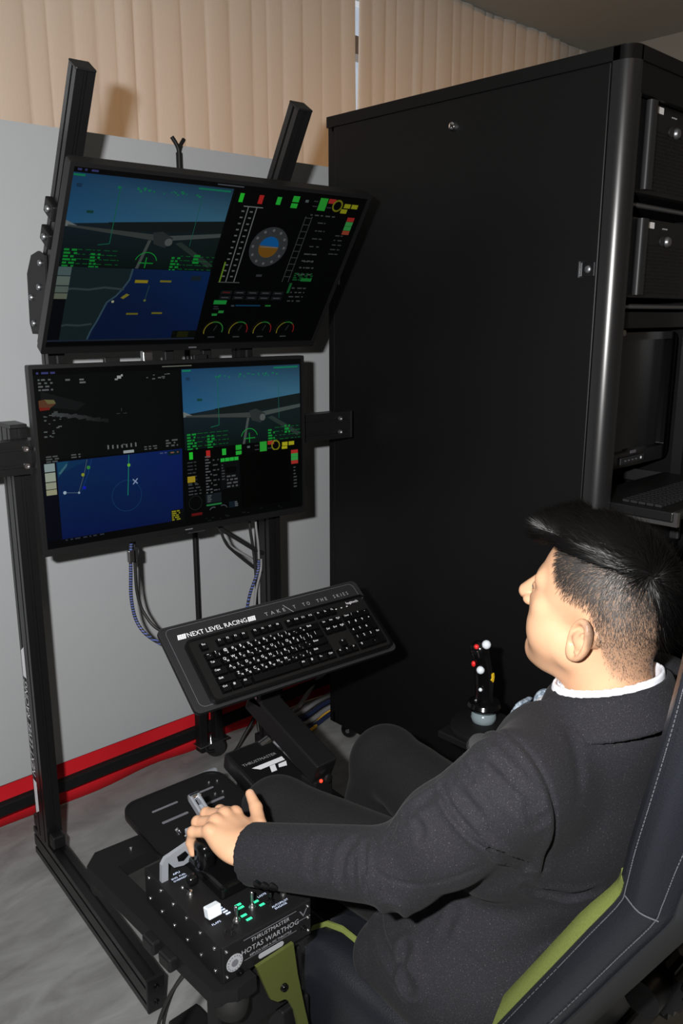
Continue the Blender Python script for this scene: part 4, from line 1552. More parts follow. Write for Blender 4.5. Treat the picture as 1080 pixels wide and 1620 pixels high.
key(0, 0, 1, 'Esc')
for g in range(3):
    for i in range(4):
        key(2 + 4.5 * g + i, 0, 1, 'F%d' % (4 * g + i + 1))
for i, t in enumerate(('Pr', 'Sc', 'Pa')):
    key(15.25 + i, 0, 1, t)
for i, (a, b) in enumerate(zip('~!@#$%^&*()_+', '`1234567890-=')):
    key(i, 1, 1, a, b)
key(13, 1, 2, 'Back')
key(0, 2, 1.5, 'Tab')
HANQ, HANA, HANZ = 'ㅂㅈㄷㄱㅅㅛㅕㅑㅐㅔ', 'ㅁㄴㅇㄹㅎㅗㅓㅏㅣ', 'ㅋㅌㅊㅍㅠㅜㅡ'
for i, a in enumerate('QWERTYUIOP[]'):
    key(1.5 + i, 2, 1, a, HANQ[i] if i < len(HANQ) else {10: '{', 11: '}'}[i])
key(13.5, 2, 1.5, '|')
key(0, 3, 1.75, 'Caps')
for i, a in enumerate("ASDFGHJKL;'"):
    key(1.75 + i, 3, 1, a, HANA[i] if i < len(HANA) else {9: ':', 10: '"'}[i])
key(12.75, 3, 2.25, 'Enter')
key(0, 4, 2.25, 'Shift')
for i, a in enumerate('ZXCVBNM,./'):
    key(2.25 + i, 4, 1, a, HANZ[i] if i < len(HANZ) else {7: '<', 8: '>', 9: '?'}[i])
key(12.25, 4, 2.75, 'Shift')
for u, w, t in ((0, 1.25, 'Ctrl'), (1.25, 1.25, '#'), (2.5, 1.25, 'Alt'), (3.75, 6.25, ''), (10, 1.25, 'Alt'), (11.25, 1.25, '#'), (12.5, 1.25, 'Fn'), (13.75, 1.25, 'Ctrl')):
    key(u, 5, w, t)
for i, t in enumerate(('Ins', 'Hm', 'PgU')):
    key(15.25 + i, 1, 1, t)
for i, t in enumerate(('Del', 'End', 'PgD')):
    key(15.25 + i, 2, 1, t)
key(16.25, 4, 1, '^')
for i, t in enumerate('<v>'):
    key(15.25 + i, 5, 1, t)
for i, t in enumerate(('Num', '/', '*', '-')):
    key(18.5 + i, 1, 1, t)
for r, row in ((2, '789'), (3, '456'), (4, '123')):
    for i, t in enumerate(row):
        key(18.5 + i, r, 1, t)
key(21.5, 2, 1, '+', None, 2.0)
key(21.5, 4, 1, 'Ent', None, 2.0)
key(18.5, 5, 2, '0')
key(20.5, 5, 1, '.')

# ------------------------------------------------------------------ rudder pedals
pd = empty('rudder_pedals', (1.150, 1.575, 0))
tag(pd, 'black rudder pedal unit with a silver maker logo beside the left knee', 'pedals')
Mp = Matrix.Translation((0.045, -0.030, 0.285)) @ Euler((R(12), 0, R(-4))).to_matrix().to_4x4()
MB().box((0, 0, 0), (0.14, 0.20, 0.05), M=Mp, bev=0.008).build('housing', 'black_plastic', pd)
mb = MB()
text_on(mb, 'THRUSTMASTER', 0.0135, Mp @ frame((-0.055, 0.030, 0.0256), (1, 0, 0), (0, 1, 0)), sx=1.05)
mb.build('lettering', 'grey_print', pd)
mb = MB()
mb.add([(-0.04, 0.012, 0.0256), (0.055, 0.012, 0.0256), (0.055, -0.003, 0.0256), (-0.022, -0.003, 0.0256)], [(0, 1, 2, 3)], Mp)
mb.add([(0.005, -0.004, 0.0256), (0.022, -0.004, 0.0256), (0.014, -0.026, 0.0256), (-0.003, -0.026, 0.0256)], [(0, 1, 2, 3)], Mp)
mb.add([(0.030, -0.008, 0.0256), (0.055, -0.008, 0.0256), (0.047, -0.024, 0.0256), (0.024, -0.020, 0.0256)], [(0, 1, 2, 3)], Mp)
mb.build('maker_logo', 'white_print', pd)
MB().box((0.05, 0.04, 0.03), (0.30, 0.26, 0.06), bev=0.01).build('base', 'black_plastic', pd)
MB().box((0.045, 0.0, 0.16), (0.08, 0.10, 0.22), bev=0.006).build('column', 'black_plastic', pd)
for s in (-1, 1):
    mb = MB().box((0.05 + s * 0.10, 0.06, 0.16), (0.03, 0.03, 0.24), bev=0.004)
    pa = mb.build('pedal_arm', 'brushed_steel', pd)
    MB().box((0.05 + s * 0.13, 0.04, 0.20), (0.09, 0.02, 0.20), rot=(R(-25), 0, 0), bev=0.006).build('foot_plate', 'silver_paint', pd)
MB().cyl((0.085, 0.045, 0.318), (0.115, 0.045, 0.326), 0.013, n=14).build('pivot', 'steel', pd, 40)

# ------------------------------------------------------------------ throttle mount
tm = empty('throttle_mount', (0.72, 1.05, 0))
tag(tm, 'black slotted side mount frame carrying the throttle, on an olive bracket', 'mount')
# base frame (local offsets from X .72, Y 1.05)
mb = MB()
zf = 0.455
mb.prism([(-0.145, -0.165), (-0.115, -0.186), (-0.078, -0.184), (-0.078, -0.160), (-0.103, -0.150), (-0.103, 0.195), (0.02, 0.195), (0.02, 0.25), (-0.115, 0.262), (-0.145, 0.235)], zf - 0.018, zf + 0.010)
mb.build('side_frame', 'black_powder', tm)
mb = MB()
mb.prism(rrect(-0.060, -0.160, 0.060, 0.120, 0.01, 3), zf - 0.012, zf + 0.004)
mb.build('mount_plate', 'black_powder', tm)
for (x, y) in ((-0.118, 0.222), (-0.112, -0.165)):
    MB().lathe([(0.010, 0.0), (0.024, 0.002), (0.027, 0.012), (0.027, 0.024), (0.020, 0.034), (0.008, 0.036)], (x, y, zf - 0.046), (0, 0, 1), 18).build('rubber_foot', 'rubber', tm, 40)
for (x, y) in ((-0.06, 0.225), (-0.105, -0.02), (-0.105, -0.075), (-0.085, -0.09)):
    bolt((x, y, zf + 0.010), (0, 0, 1), 0.004, 'steel', tm, h=0.003)
for (x, y) in ((-0.150, 0.0), (-0.150, -0.05)):
    MB().box((x, y, zf - 0.004), (0.02, 0.034, 0.024), bev=0.004).build('cable_clip', 'black_plastic', tm)
# rounded front tray with slots
mb = MB()
Mt = Matrix.Translation((0.085, 0.212, 0.500)) @ Euler((R(5), 0, R(-3))).to_matrix().to_4x4()
mb.prism(rrect(-0.130, -0.105, 0.095, 0.085, 0.035, 6), -0.005, 0.0, M=Mt)
ft = mb.build('front_tray', 'black_powder', tm, 30)
mb = MB()
ring(mb, rrect(-0.130, -0.105, 0.095, 0.085, 0.035, 6), rrect(-0.125, -0.100, 0.090, 0.080, 0.031, 6), -0.012, 0.002, M=Mt)
mb.build('tray_rim', 'black_plastic', ft, 30)
mb = MB()
for (a, b) in ((-0.085, -0.028), (-0.005, 0.055)):
    for (c, d_) in ((-0.011, -0.005), (0.03, 0.035)):
        MB().prism(rrect(a, c, b, d_, 0.0024, 3), 0.0002, 0.0008, M=Mt).build('slot', 'dim_print', ft)
for (a, b) in ((0.055, 0.05), (0.072, 0.045), (0.045, 0.01), (0.062, 0.008)):
    p = Mt @ Vector((a, b, 0))
    bolt(p, (0, 0, 1), 0.0035, 'steel', ft, h=0.003)
# olive bracket down to the cockpit frame
mb = MB()
Mg = Matrix.Translation((0.0, -0.174, 0.0))
mb.prism([(-0.074, 0.474), (0.000, 0.474), (0.008, 0.410), (0.021, 0.340), (0.030, 0.296), (0.050, 0.17), (0.018, 0.17), (0.007, 0.312), (0.001, 0.341), (-0.012, 0.372), (-0.020, 0.380), (-0.034, 0.384), (-0.048, 0.398), (-0.059, 0.429)], -0.006, 0.0, axis='y', M=Mg)
br = mb.build('olive_bracket', 'olive_metal', tm)
bolt((-0.022, -0.180, 0.405), (0, -1, 0), 0.007, 'gloss_black', br)
MB().box((-0.03, -0.145, 0.39), (0.13, 0.03, 0.09), bev=0.004).build('under_block', 'black_powder', tm)
mb = MB()
mb.box((0.02, -0.14, 0.165), (0.06, 0.04, 0.33), bev=0.004)
mb.build('support_leg', 'black_powder', tm)
mb = MB()
mb.box((0.02, -0.02, 0.03), (0.07, 0.45, 0.05), bev=0.004)
mb.build('floor_beam', 'black_powder', tm)
MB().box((-0.02, 0.0, 0.28), (0.04, 0.04, 0.36), bev=0.004).build('support_leg', 'black_powder', tm)
bolt((-0.085, -0.160, 0.425), (0, -1, 0), 0.005, 'steel', tm)
# loose throttle leads below the frame
cable('throttle_cable', 'thin black throttle lead looping beside the stand foot, longer loop',
      [(0.61, 0.98, 0.44), (0.565, 1.00, 0.38), (0.55, 1.02, 0.28), (0.565, 0.99, 0.16), (0.585, 0.96, 0.05), (0.60, 0.94, 0.005), (0.64, 0.90, 0.005)], 0.0032, 'cable_black')
cable('throttle_cable', 'thin black throttle lead looping beside the stand foot, inner loop',
      [(0.615, 0.985, 0.44), (0.575, 1.005, 0.38), (0.562, 1.02, 0.28), (0.575, 0.985, 0.18), (0.60, 0.945, 0.06), (0.62, 0.92, 0.005), (0.66, 0.88, 0.005)], 0.0032, 'cable_black')
cable('throttle_cable', 'thin black throttle lead arching under the mount frame',
      [(0.57, 0.985, 0.17), (0.60, 0.98, 0.205), (0.64, 0.95, 0.21), (0.68, 0.91, 0.18), (0.71, 0.88, 0.12)], 0.0032, 'cable_black')

# ------------------------------------------------------------------ throttle quadrant
TQ = (0.685, 1.003, 0.466)
tq = empty('throttle_quadrant', TQ, (0, 0, R(-3.5)))
tag(tq, 'black metal throttle quadrant with toggle switches, lit labels and printed front plate', 'throttle')
qx, qy, qz = 0.082, 0.118, 0.064
mb = MB()
mb.prism([(-qx, -qy), (qx, -qy), (qx, qy), (-qx, qy)], 0.0, qz - 0.004)
mb.build('housing', 'black_powder', tq)
MB().box((0, 0, qz - 0.002), (2 * qx + 0.004, 2 * qy + 0.004, 0.004), bev=0.001).build('top_plate', 'black_powder', tq)
for s in (-1, 1):
    MB().box((s * (qx + 0.002), 0, qz / 2), (0.004, 2 * qy + 0.006, qz), bev=0.001).build('side_plate', 'black_powder', tq)
fp = MB().box((0, -qy - 0.003, qz / 2), (2 * qx + 0.004, 0.006, qz), bev=0.002).build('front_plate', 'black_powder', tq)
F0 = frame((0, -qy - 0.0064, qz / 2), (1, 0, 0), (0, 0, 1))
mb = MB()
text_on(mb, 'THRUSTMASTER', 0.0098, F0 @ Matrix.Translation((0.004, 0.0185, 0)), align='CENTER', sx=1.02)
text_on(mb, 'HOTAS WARTHOG', 0.0128, F0 @ Matrix.Translation((0.004, 0.0045, 0)), align='CENTER', sx=0.98)
text_on(mb, 'REPLICA USAF A-10C THROTTLE', 0.0056, F0 @ Matrix.Translation((0.004, -0.0065, 0)), align='CENTER', sx=0.98)
mb.build('lettering', 'grey_print', fp)
mb = MB()
mb.box((0.004, -qy - 0.0064, qz / 2 + 0.0255), (0.10, 0.0004, 0.0009))
mb.box((0.004, -qy - 0.0064, qz / 2 - 0.0105), (0.10, 0.0004, 0.0006))
mb.box((0.068, -qy - 0.0064, qz / 2 + 0.004), (0.028, 0.0004, 0.0007))
text_on(mb, 'V', 0.018, F0 @ Matrix.Translation((0.068, 0.014, 0)), align='CENTER', sx=1.5)
mb.build('rules', 'dim_print', fp)
mb = MB()
mb.prism(rrect(-0.024, -0.0045, 0.024, 0.0045, 0.0044, 4), 0.0, 0.0006, M=F0 @ Matrix.Translation((0.004, -0.0185, 0)))
mb.build('name_plate', 'grey_print', fp)
mb = MB().lathe([(0.0145, 0), (0.0145, 0.0006), (0.0002, 0.0008)], (-0.063, -qy - 0.006, qz / 2 - 0.004), (0, -1, 0), 24)
ring_ = mb.build('emblem', 'grey_print', fp, 30)
mb = MB()
for k in range(16):
    a = R(22.5 * k)
    mb.box((-0.063 + 0.0118 * math.cos(a), -qy - 0.0071, qz / 2 - 0.004 + 0.0118 * math.sin(a)), (0.0016, 0.0006, 0.0016))
mb.lathe([(0.006, 0), (0.006, 0.0007), (0.0002, 0.0008)], (-0.063, -qy - 0.0066, qz / 2 - 0.004), (0, -1, 0), 14)
mb.build('emblem_detail', 'dim_print', ring_)
for (x, z) in ((-0.077, 0.055), (0.077, 0.055), (-0.077, 0.010), (0.077, 0.010), (0.077, 0.034), (-0.077, 0.034)):
    if (x, z) == (-0.077, 0.034):
        continue
    bolt((x, -qy - 0.006, z), (0, -1, 0), 0.0030, 'steel', fp, 'screw', 0.002)
MB().lathe([(0.006, 0), (0.006, 0.003), (0.003, 0.003), (0.003, 0.001), (0.0002, 0.001)], (-0.055, -qy - 0.006, 0.007), (0, -1, 0), 14).build('jack', 'gloss_black', fp, 40)
MB().lathe([(0.005, 0), (0.005, 0.003), (0.003, 0.003), (0.003, 0.001), (0.0002, 0.001)], (0.068, -qy - 0.006, 0.018), (0, -1, 0), 14).build('jack', 'gloss_black', fp, 40)
for k in range(6):
    bolt((-qx - 0.004, -qy + 0.012 + 0.042 * k, qz - 0.010), (-1, 0, 0), 0.0032, 'chrome', tq, 'screw', 0.002)
    bolt((-qx - 0.004, -qy + 0.012 + 0.042 * k, 0.014), (-1, 0, 0), 0.0032, 'chrome', tq, 'screw', 0.002)


def toggle(x, y, h, tilt=(0, 0), mname='steel'):
    base = MB().lathe([(0.0062, 0), (0.0062, 0.003), (0.005, 0.0045), (0.0035, 0.008), (0.0002, 0.008)], (x, y, qz), (0, 0, 1), 12)
    b = base.build('toggle_switch', mname, tq, 40)
    d = Vector((tilt[0], tilt[1], 1)).normalized()
    p0 = Vector((x, y, qz + 0.006))
    mb = MB().cyl(p0, p0 + d * h, 0.0018, 0.0030, 10)
    mb.sphere(tuple(p0 + d * h), 0.0031, 10, 6)
    mb.build('toggle_lever', mname, b, 60)
    return b


toggle(-0.036, -0.090, 0.020)
toggle(0.000, -0.080, 0.022)
toggle(0.058, -0.084, 0.012)
toggle(0.030, -0.088, 0.010, mname='gloss_black')
toggle(-0.060, 0.010, 0.022, (-0.9, -0.15))
# flaps switch with its pale block
fl = MB().box((-0.058, -0.056, qz + 0.011), (0.024, 0.016, 0.018), rot=(R(-14), 0, 0), bev=0.002).build('flap_switch', 'pearl_button', tq)
for k in range(4):
    MB().box((-0.040 + 0.0012 * k, -0.048 - 0.006 * k, qz + 0.0008), (0.008, 0.003, 0.0006)).build('lit_label', 'led_white', tq)
for (s_, z_, x_, y_) in (('FLAPS', 0.006, -0.070, -0.073), ('LASTE', 0.006, 0.020, -0.066), ('AUTOPILOT', 0.0058, 0.024, -0.100), ('ENGAGE', 0.0058, 0.026, -0.106), ('APU', 0.007, -0.058, 0.072), ('ENG  FUEL', 0.0056, -0.066, 0.062), ('OVERRIDE', 0.0056, -0.066, 0.055)):
    mb = MB()
    text_on(mb, s_, z_, frame((x_, y_, qz + 0.0008), (1, 0, 0), (0, 1, 0)))
    mb.build('lit_label', 'led_white', tq)
mb = MB()
for (x, y, w) in ((-0.020, -0.086, 0.010), (-0.018, -0.098, 0.010), (0.012, -0.072, 0.010), (-0.014, -0.068, 0.011), (0.016, -0.084, 0.009), (0.070, -0.078, 0.010), (-0.014, -0.060, 0.011), (0.004, -0.018, 0.012), (0.004, -0.010, 0.012), (0.002, -0.026, 0.010)):
    MB().box((x, y, qz + 0.0007), (w, 0.0045, 0.0006)).build('green_label', 'led_green', tq)
# quadrant slot block and the two levers with their grips
MB().box((0.012, 0.028, qz + 0.012), (0.085, 0.13, 0.026), bev=0.006).build('slot_block', 'gloss_black', tq)
# outer lever: pale triangulated arm that leans left
lv = MB()
for (a, b) in (((-0.076, 0.055), (-0.070, 0.090)), ((-0.070, 0.090), (-0.020, 0.118)), ((-0.060, 0.066), (-0.045, 0.060)), ((-0.070, 0.088), (-0.050, 0.060)), ((-0.050, 0.060), (-0.026, 0.088)), ((-0.040, 0.060), (-0.010, 0.075))):
    pass
y0, y1 = 0.066, 0.074
outline = [(-0.082, 0.062), (-0.080, 0.096), (-0.073, 0.106), (-0.010, 0.120), (0.02, 0.116), (0.02, 0.088), (-0.012, 0.084), (-0.040, 0.078), (-0.058, 0.082), (-0.068, 0.096), (-0.070, 0.062)]
lv = MB().prism(outline, y0, y1, axis='y')
lever = lv.build('lever_frame', 'silver_paint', tq)
MB().prism([(-0.052, 0.100), (-0.036, 0.104), (-0.030, 0.094), (-0.040, 0.087), (-0.050, 0.090)], y0 - 0.0006, y0 + 0.0006, axis='y').build('cut_out', 'gloss_black', lever)
# twin grips under the hand
for k, xx in enumerate((-0.016, 0.034)):
    g = MB()
    g.box((xx, 0.036, qz + 0.040), (0.030, 0.036, 0.055), bev=0.010)
    gp = g.build('throttle_grip', 'gloss_black', tq, 60)
    MB().box((xx, 0.034, qz + 0.014), (0.014, 0.020, 0.05)).build('lever_arm', 'brushed_steel', gp)
# silver switch arm pointing forward from the grip
p0, p1 = Vector((0.018, 0.062, 0.125)), Vector((0.030, 0.150, 0.140))
mb = MB()
dd = (p1 - p0).normalized()
Ms = frame((p0 + p1) / 2, dd.cross(Vector((0, 0, 1))), dd)
mb.box((-0.007, 0, 0), (0.006, (p1 - p0).length, 0.016), M=Ms, bev=0.002)
mb.box((0.007, 0, 0), (0.006, (p1 - p0).length, 0.016), M=Ms, bev=0.002)
mb.box((0, -0.01, -0.003), (0.014, 0.06, 0.008), M=Ms, bev=0.002)
sa = mb.build('switch_arm', 'silver_paint', tq)
mb = MB()
mb.cyl(p1 + Vector((-0.010, -0.004, 0)), p1 + Vector((0.010, -0.004, 0)), 0.008, n=12)
mb.build('arm_pivot', 'chrome', sa, 40)
mb = MB().box((-0.004, 0.088, 0.112), (0.022, 0.034, 0.010), bev=0.002)
mb.build('side_switch', 'silver_paint', tq)
for (x, y) in ((-0.022, 0.110), (-0.018, 0.085)):
    mb = MB().lathe([(0.004, 0), (0.0045, 0.004), (0.0035, 0.010), (0.0002, 0.011)], (x, y, 0.108), (-0.4, 0.2, 1), 12)
    mb.build('hat_button', 'chrome', tq, 40)
mb = MB()
mb.lathe([(0.010, 0), (0.010, 0.01), (0.0088, 0.012), (0.0002, 0.012)], (-0.040, 0.030, qz + 0.010), (-1, 0, 0), 16)
mb.build('rotary_knob', 'gloss_black', tq, 40)
mb = MB()
for (x, y) in ((-0.066, -0.103), (-0.050, -0.100), (-0.060, -0.112)):
    mb.tube([(x, y, qz + 0.001), (x + 0.004, y + 0.004, qz + 0.004), (x + 0.010, y + 0.002, qz + 0.001)], 0.0016, 6, 4)
mb.build('wire_loops', 'black_plastic', tq, 60)

# ------------------------------------------------------------------ flight stick and its mount
js = empty('flight_stick', (1.462, 1.058, 0.50))
tag(js, 'black flight stick with pearl buttons, red triggers and a yellow marking', 'joystick')
MB().lathe([(0.075, 0.0), (0.078, 0.006), (0.076, 0.016), (0.050, 0.024), (0.030, 0.026), (0.0002, 0.026)], (0, 0, 0.0), (0, 0, 1), 32).build('base', 'black_powder', js, 40)
MB().lathe([(0.020, 0.02), (0.027, 0.026), (0.030, 0.036), (0.027, 0.048), (0.019, 0.054), (0.0002, 0.055)], (0, 0, 0.0), (0, 0, 1), 24).build('collar', 'clear_collar', js, 40)
MB().lathe([(0.018, 0.050), (0.034, 0.056), (0.040, 0.066), (0.036, 0.074), (0.022, 0.080), (0.0002, 0.081)], (0, 0, 0.0), (0, 0, 1), 24).build('hand_rest', 'gloss_black', js, 40)
# grip: lofted oval sections leaning slightly left and forward
secs = [(0.0, 0.0, 0.074, 0.021, 0.024), (0.001, 0.002, 0.095, 0.018, 0.022), (0.001, 0.003, 0.120, 0.0185, 0.024), (-0.002, 0.004, 0.150, 0.018, 0.023), (-0.006, 0.006, 0.175, 0.019, 0.022), (-0.010, 0.010, 0.195, 0.022, 0.024), (-0.012, 0.010, 0.212, 0.020, 0.021), (-0.012, 0.009, 0.222, 0.012, 0.013), (-0.012, 0.009, 0.225, 0.001, 0.001)]
vs, fs = [], []
n = 18
for (cx, cy, cz, rx, ry) in secs:
    for i in range(n):
        a = 2 * math.pi * i / n
        vs.append((cx + rx * math.cos(a), cy + ry * math.sin(a), cz))
for k in range(len(secs) - 1):
    for i in range(n):
        j = (i + 1) % n
        fs.append((k * n + i, k * n + j, (k + 1) * n + j, (k + 1) * n + i))
fs.append(tuple(range(n - 1, -1, -1)))
mb = MB()
mb.add(vs, fs)
mb.build('grip', 'gloss_black', js, 60)
MB().sphere((-0.012, -0.008, 0.221), 0.0105, 14, 10).build('trim_hat', 'pearl_button', js, 180)
MB().sphere((-0.030, 0.006, 0.217), 0.006, 12, 8).build('pickle_button', 'red_plastic', js, 180)
MB().sphere((-0.028, 0.014, 0.172), 0.0055, 12, 8, (0.8, 1, 1.3)).build('trigger', 'red_plastic', js, 180)
MB().sphere((-0.022, -0.002, 0.160), 0.0095, 14, 10).build('side_hat', 'pearl_button', js, 180)
MB().sphere((-0.022, -0.004, 0.112), 0.0045, 10, 8).build('pinky_button', 'pearl_button', js, 180)
MB().box((-0.030, 0.000, 0.199), (0.003, 0.004, 0.022), rot=(0, R(-24), 0), bev=0.001).build('guard_blade', 'steel', js)
mb = MB()
yy = [(-0.004, 0.149), (0.003, 0.151), (0.005, 0.140), (0.0035, 0.132), (0.001, 0.128), (-0.007, 0.136), (-0.003, 0.139)]
mb.prism([(0.001 + p[0], p[1]) for p in yy], -0.0215, -0.0190, axis='y')
mb.build('arrow_mark', 'yellow_paint', js)
MB().sphere((-0.046, -0.010, 0.095), 0.004, 10, 6).build('thumb_screw', 'chrome', js, 180)
mb = MB().tube([(-0.02, -0.005, 0.085), (-0.046, -0.010, 0.095)], 0.003, 8, 1)
mb.build('paddle', 'gloss_black', js, 60)
sm = empty('stick_mount', (1.462, 1.058, 0))
tag(sm, 'black mount arm holding the flight stick on the right of the seat', 'mount')
MB().box((0, 0.0, 0.49), (0.15, 0.15, 0.018), bev=0.003).build('mount_plate', 'black_powder', sm)
MB().box((0.0, -0.04, 0.26), (0.05, 0.05, 0.44), bev=0.004).build('support_leg', 'black_powder', sm)
MB().box((0.0, -0.02, 0.03), (0.07, 0.45, 0.05), bev=0.004).build('floor_beam', 'black_powder', sm)
MB().lathe([(0.012, 0), (0.030, 0.002), (0.034, 0.012), (0.030, 0.024), (0.010, 0.026)], (-0.075, -0.05, 0.497), (-0.3, -0.4, 1), 20).build('clamp_knob', 'brushed_steel', sm, 40)

# ------------------------------------------------------------------ cockpit seat
CX = 1.08
HW = 0.245
ch = empty('cockpit_seat', (CX, 0.70, 0))
tag(ch, 'black leather cockpit seat with olive green inner panels under the seated man', 'seat')
# side profile of the backrest: (Yfront, z, Yback)
BP = [(0.600, 0.375, 0.500), (0.548, 0.475, 0.452), (0.470, 0.620, 0.365), (0.430, 0.695, 0.322), (0.394, 0.762, 0.293), (0.388, 0.788, 0.293), (0.381, 0.84, 0.276), (0.367, 0.92, 0.262), (0.352, 1.01, 0.250), (0.340, 1.10, 0.242), (0.332, 1.20, 0.238), (0.328, 1.28, 0.240)]


def resample(P, n):
    V = smooth_path([Vector(p) for p in P], 6)
    return [V[int(round(i * (len(V) - 1) / n))] for i in range(n + 1)]


BPs = resample(BP, 40)
KINK = 0.775


def strip(pts_fn, stations, name, m, parent, smooth=60, closed=False, cap=False):
    """loft rows of points"""
    rows = [pts_fn(s) for s in stations]
    n = len(rows[0])
    vs = [p for r_ in rows for p in r_]
    fs = []
    for k in range(len(rows) - 1):
        for i in range(n - (0 if closed else 1)):
            j = (i + 1) % n
            fs.append((k * n + i, k * n + j, (k + 1) * n + j, (k + 1) * n + i))
    if cap and closed:
        fs.append(tuple(range(n - 1, -1, -1)))
        fs.append(tuple(range((len(rows) - 1) * n, len(rows) * n)))
    mb = MB()
    mb.add(vs, fs)
    return mb.build(name, m, parent, smooth)


def W_(x, y, z):
    k = 1.0 - 0.22 * min(max((z - 1.13) / 0.15, 0), 1) ** 2      # the backrest narrows towards its top
    return ((x - CX) * k, y - 0.70, z)


for s in (-1, 1):
    xo = lambda d: CX + s * (HW - d)

    def side(p):
        yf, z, yb = p
        tw = min(max((z - KINK) / 0.18, 0), 1)
        return [W_(xo(0.006), yf + 0.006, z), W_(xo(0.0), yf - 0.006, z), W_(xo(-0.007), yf - 0.015, z), W_(xo(-0.0095), yf - 0.024, z), W_(xo(-0.0070 + 0.008 * tw), yf - 0.035 - 0.004 * tw, z), W_(xo(0.000 + 0.022 * tw), yf - 0.047 - 0.012 * tw, z), W_(xo(0.013 + 0.024 * tw), yf - 0.062 - 0.012 * tw, z), W_(xo(0.05), yf - 0.062, z), W_(xo(0.03), yf - 0.01, z), W_(xo(0.02), yf + 0.004, z)]
    kst = next(a.lerp(b, (KINK - a[1]) / (b[1] - a[1])) for a, b in zip(BPs[:-1], BPs[1:]) if a[1] <= KINK <= b[1])
    lo = [p for p in BPs if p[1] < KINK - 0.002] + [kst]
    hi = [kst] + [p for p in BPs if p[1] > KINK + 0.002]
    strip(side, lo, 'side_bolster', 'leather', ch, 60, True, True)
    up_ = strip(side, hi, 'upper_bolster', 'leather', ch, 60, True, True)

    def bev(p):
        yf, z, yb = p
        k = min(max((KINK + 0.03 - z) / 0.10, 0), 1)
        w = 0.012 + 0.036 * k
        return [W_(xo(0.005), yf + 0.006, z), W_(xo(0.012), yf + 0.012 + 0.004 * k, z), W_(xo(0.026), yf + 0.018 + 0.010 * k, z), W_(xo(0.045), yf + 0.016 + 0.010 * k, z), W_(xo(0.060), yf + 0.004, z), W_(xo(0.030), yf - 0.012, z)]
    strip(bev, [p for p in BPs if p[1] <= KINK + 0.016], 'inner_panel', 'olive_fabric', ch, 60, True, True)

    def bev2(p):
        yf, z, yb = p
        return [W_(xo(0.005), yf + 0.006, z), W_(xo(0.015), yf + 0.014, z), W_(xo(0.035), yf + 0.018, z), W_(xo(0.060), yf + 0.004, z), W_(xo(0.030), yf - 0.012, z)]
    strip(bev2, [p for p in BPs if p[1] >= KINK - 0.01], 'inner_edge', 'leather', ch, 60, True, True)
    # seams: light stitching along the front and rear edge of the leather strip
    for dy, dx in ((-0.001, -0.0012), (-0.045, -0.0032)):
        mb = MB()
        for k in range(len(BPs) - 1):
            a, b = BPs[k], BPs[k + 1]
            m_ = 5
            for q in range(m_):
                t0, t1 = q / m_, (q + 0.62) / m_
                pa, pb = a.lerp(b, t0), a.lerp(b, t1)
                ta, tb = ((0.020 * min(max((q_[1] - KINK) / 0.18, 0), 1) if dy < -0.01 else 0.0) for q_ in (pa, pb))
                mb.cyl(W_(xo(dx + ta), pa[0] + dy - 0.5 * ta, pa[1]), W_(xo(dx + tb), pb[0] + dy - 0.5 * tb, pb[1]), 0.0008, n=4)
        st = mb.build('stitching', 'thread', ch)
        st['kind'] = 'stuff'
    # cross seam at the kink
    kp = min(BPs, key=lambda p: abs(p[1] - KINK))
    mb = MB().tube([W_(xo(-0.0002), kp[0] - 0.002, kp[1] + 0.002), W_(xo(-0.0100), kp[0] - 0.025, kp[1] - 0.002), W_(xo(-0.003), kp[0] - 0.046, kp[1] - 0.006)], 0.0009, 5, 4)
    mb.build('cross_seam', 'thread', ch)


# backrest pad and moulded back shell
def pad(p):
    yf, z, yb = p
    return [W_(CX - HW + 0.05, yf + 0.006, z), W_(CX - 0.12, yf - 0.014, z), W_(CX, yf - 0.020, z), W_(CX + 0.12, yf - 0.014, z), W_(CX + HW - 0.05, yf + 0.006, z), W_(CX + HW - 0.05, yf - 0.04, z), W_(CX - HW + 0.05, yf - 0.04, z)]


strip(pad, BPs, 'backrest_pad', 'leather', ch, 60, True, True)


def shell(p):
    yf, z, yb = p
    tw = 0.030 * min(max((z - KINK) / 0.18, 0), 1)
    return [W_(CX - HW + 0.006 + tw, yf - 0.060, z), W_(CX - HW + 0.014 + tw, yf - 0.070, z), W_(CX - HW + 0.050, yf - 0.086, z), W_(CX - 0.1, yf - 0.092, z), W_(CX + 0.1, yf - 0.092, z), W_(CX + HW - 0.050, yf - 0.086, z), W_(CX + HW - 0.014 - tw, yf - 0.070, z), W_(CX + HW - 0.006 - tw, yf - 0.060, z), W_(CX + HW - 0.03, yf - 0.035, z), W_(CX - HW + 0.03, yf - 0.035, z)]


strip(shell, BPs, 'back_shell', 'grey_plastic', ch, 40, True, True)


# seat cushion: pad, bolsters, green edges
def seat_loft(prof, y0, y1, name, m, smooth=50):
    rows = []
    for k in range(13):
        t = k / 12
        y = y0 + (y1 - y0) * t
        dz = -0.05 * max(0, (t - 0.82) / 0.18) ** 2 + 0.02 * t
        rows.append([W_(p[0], y, p[1] + dz) for p in prof])
    return strip(lambda r_: r_, rows, name, m, ch, smooth, True, True)


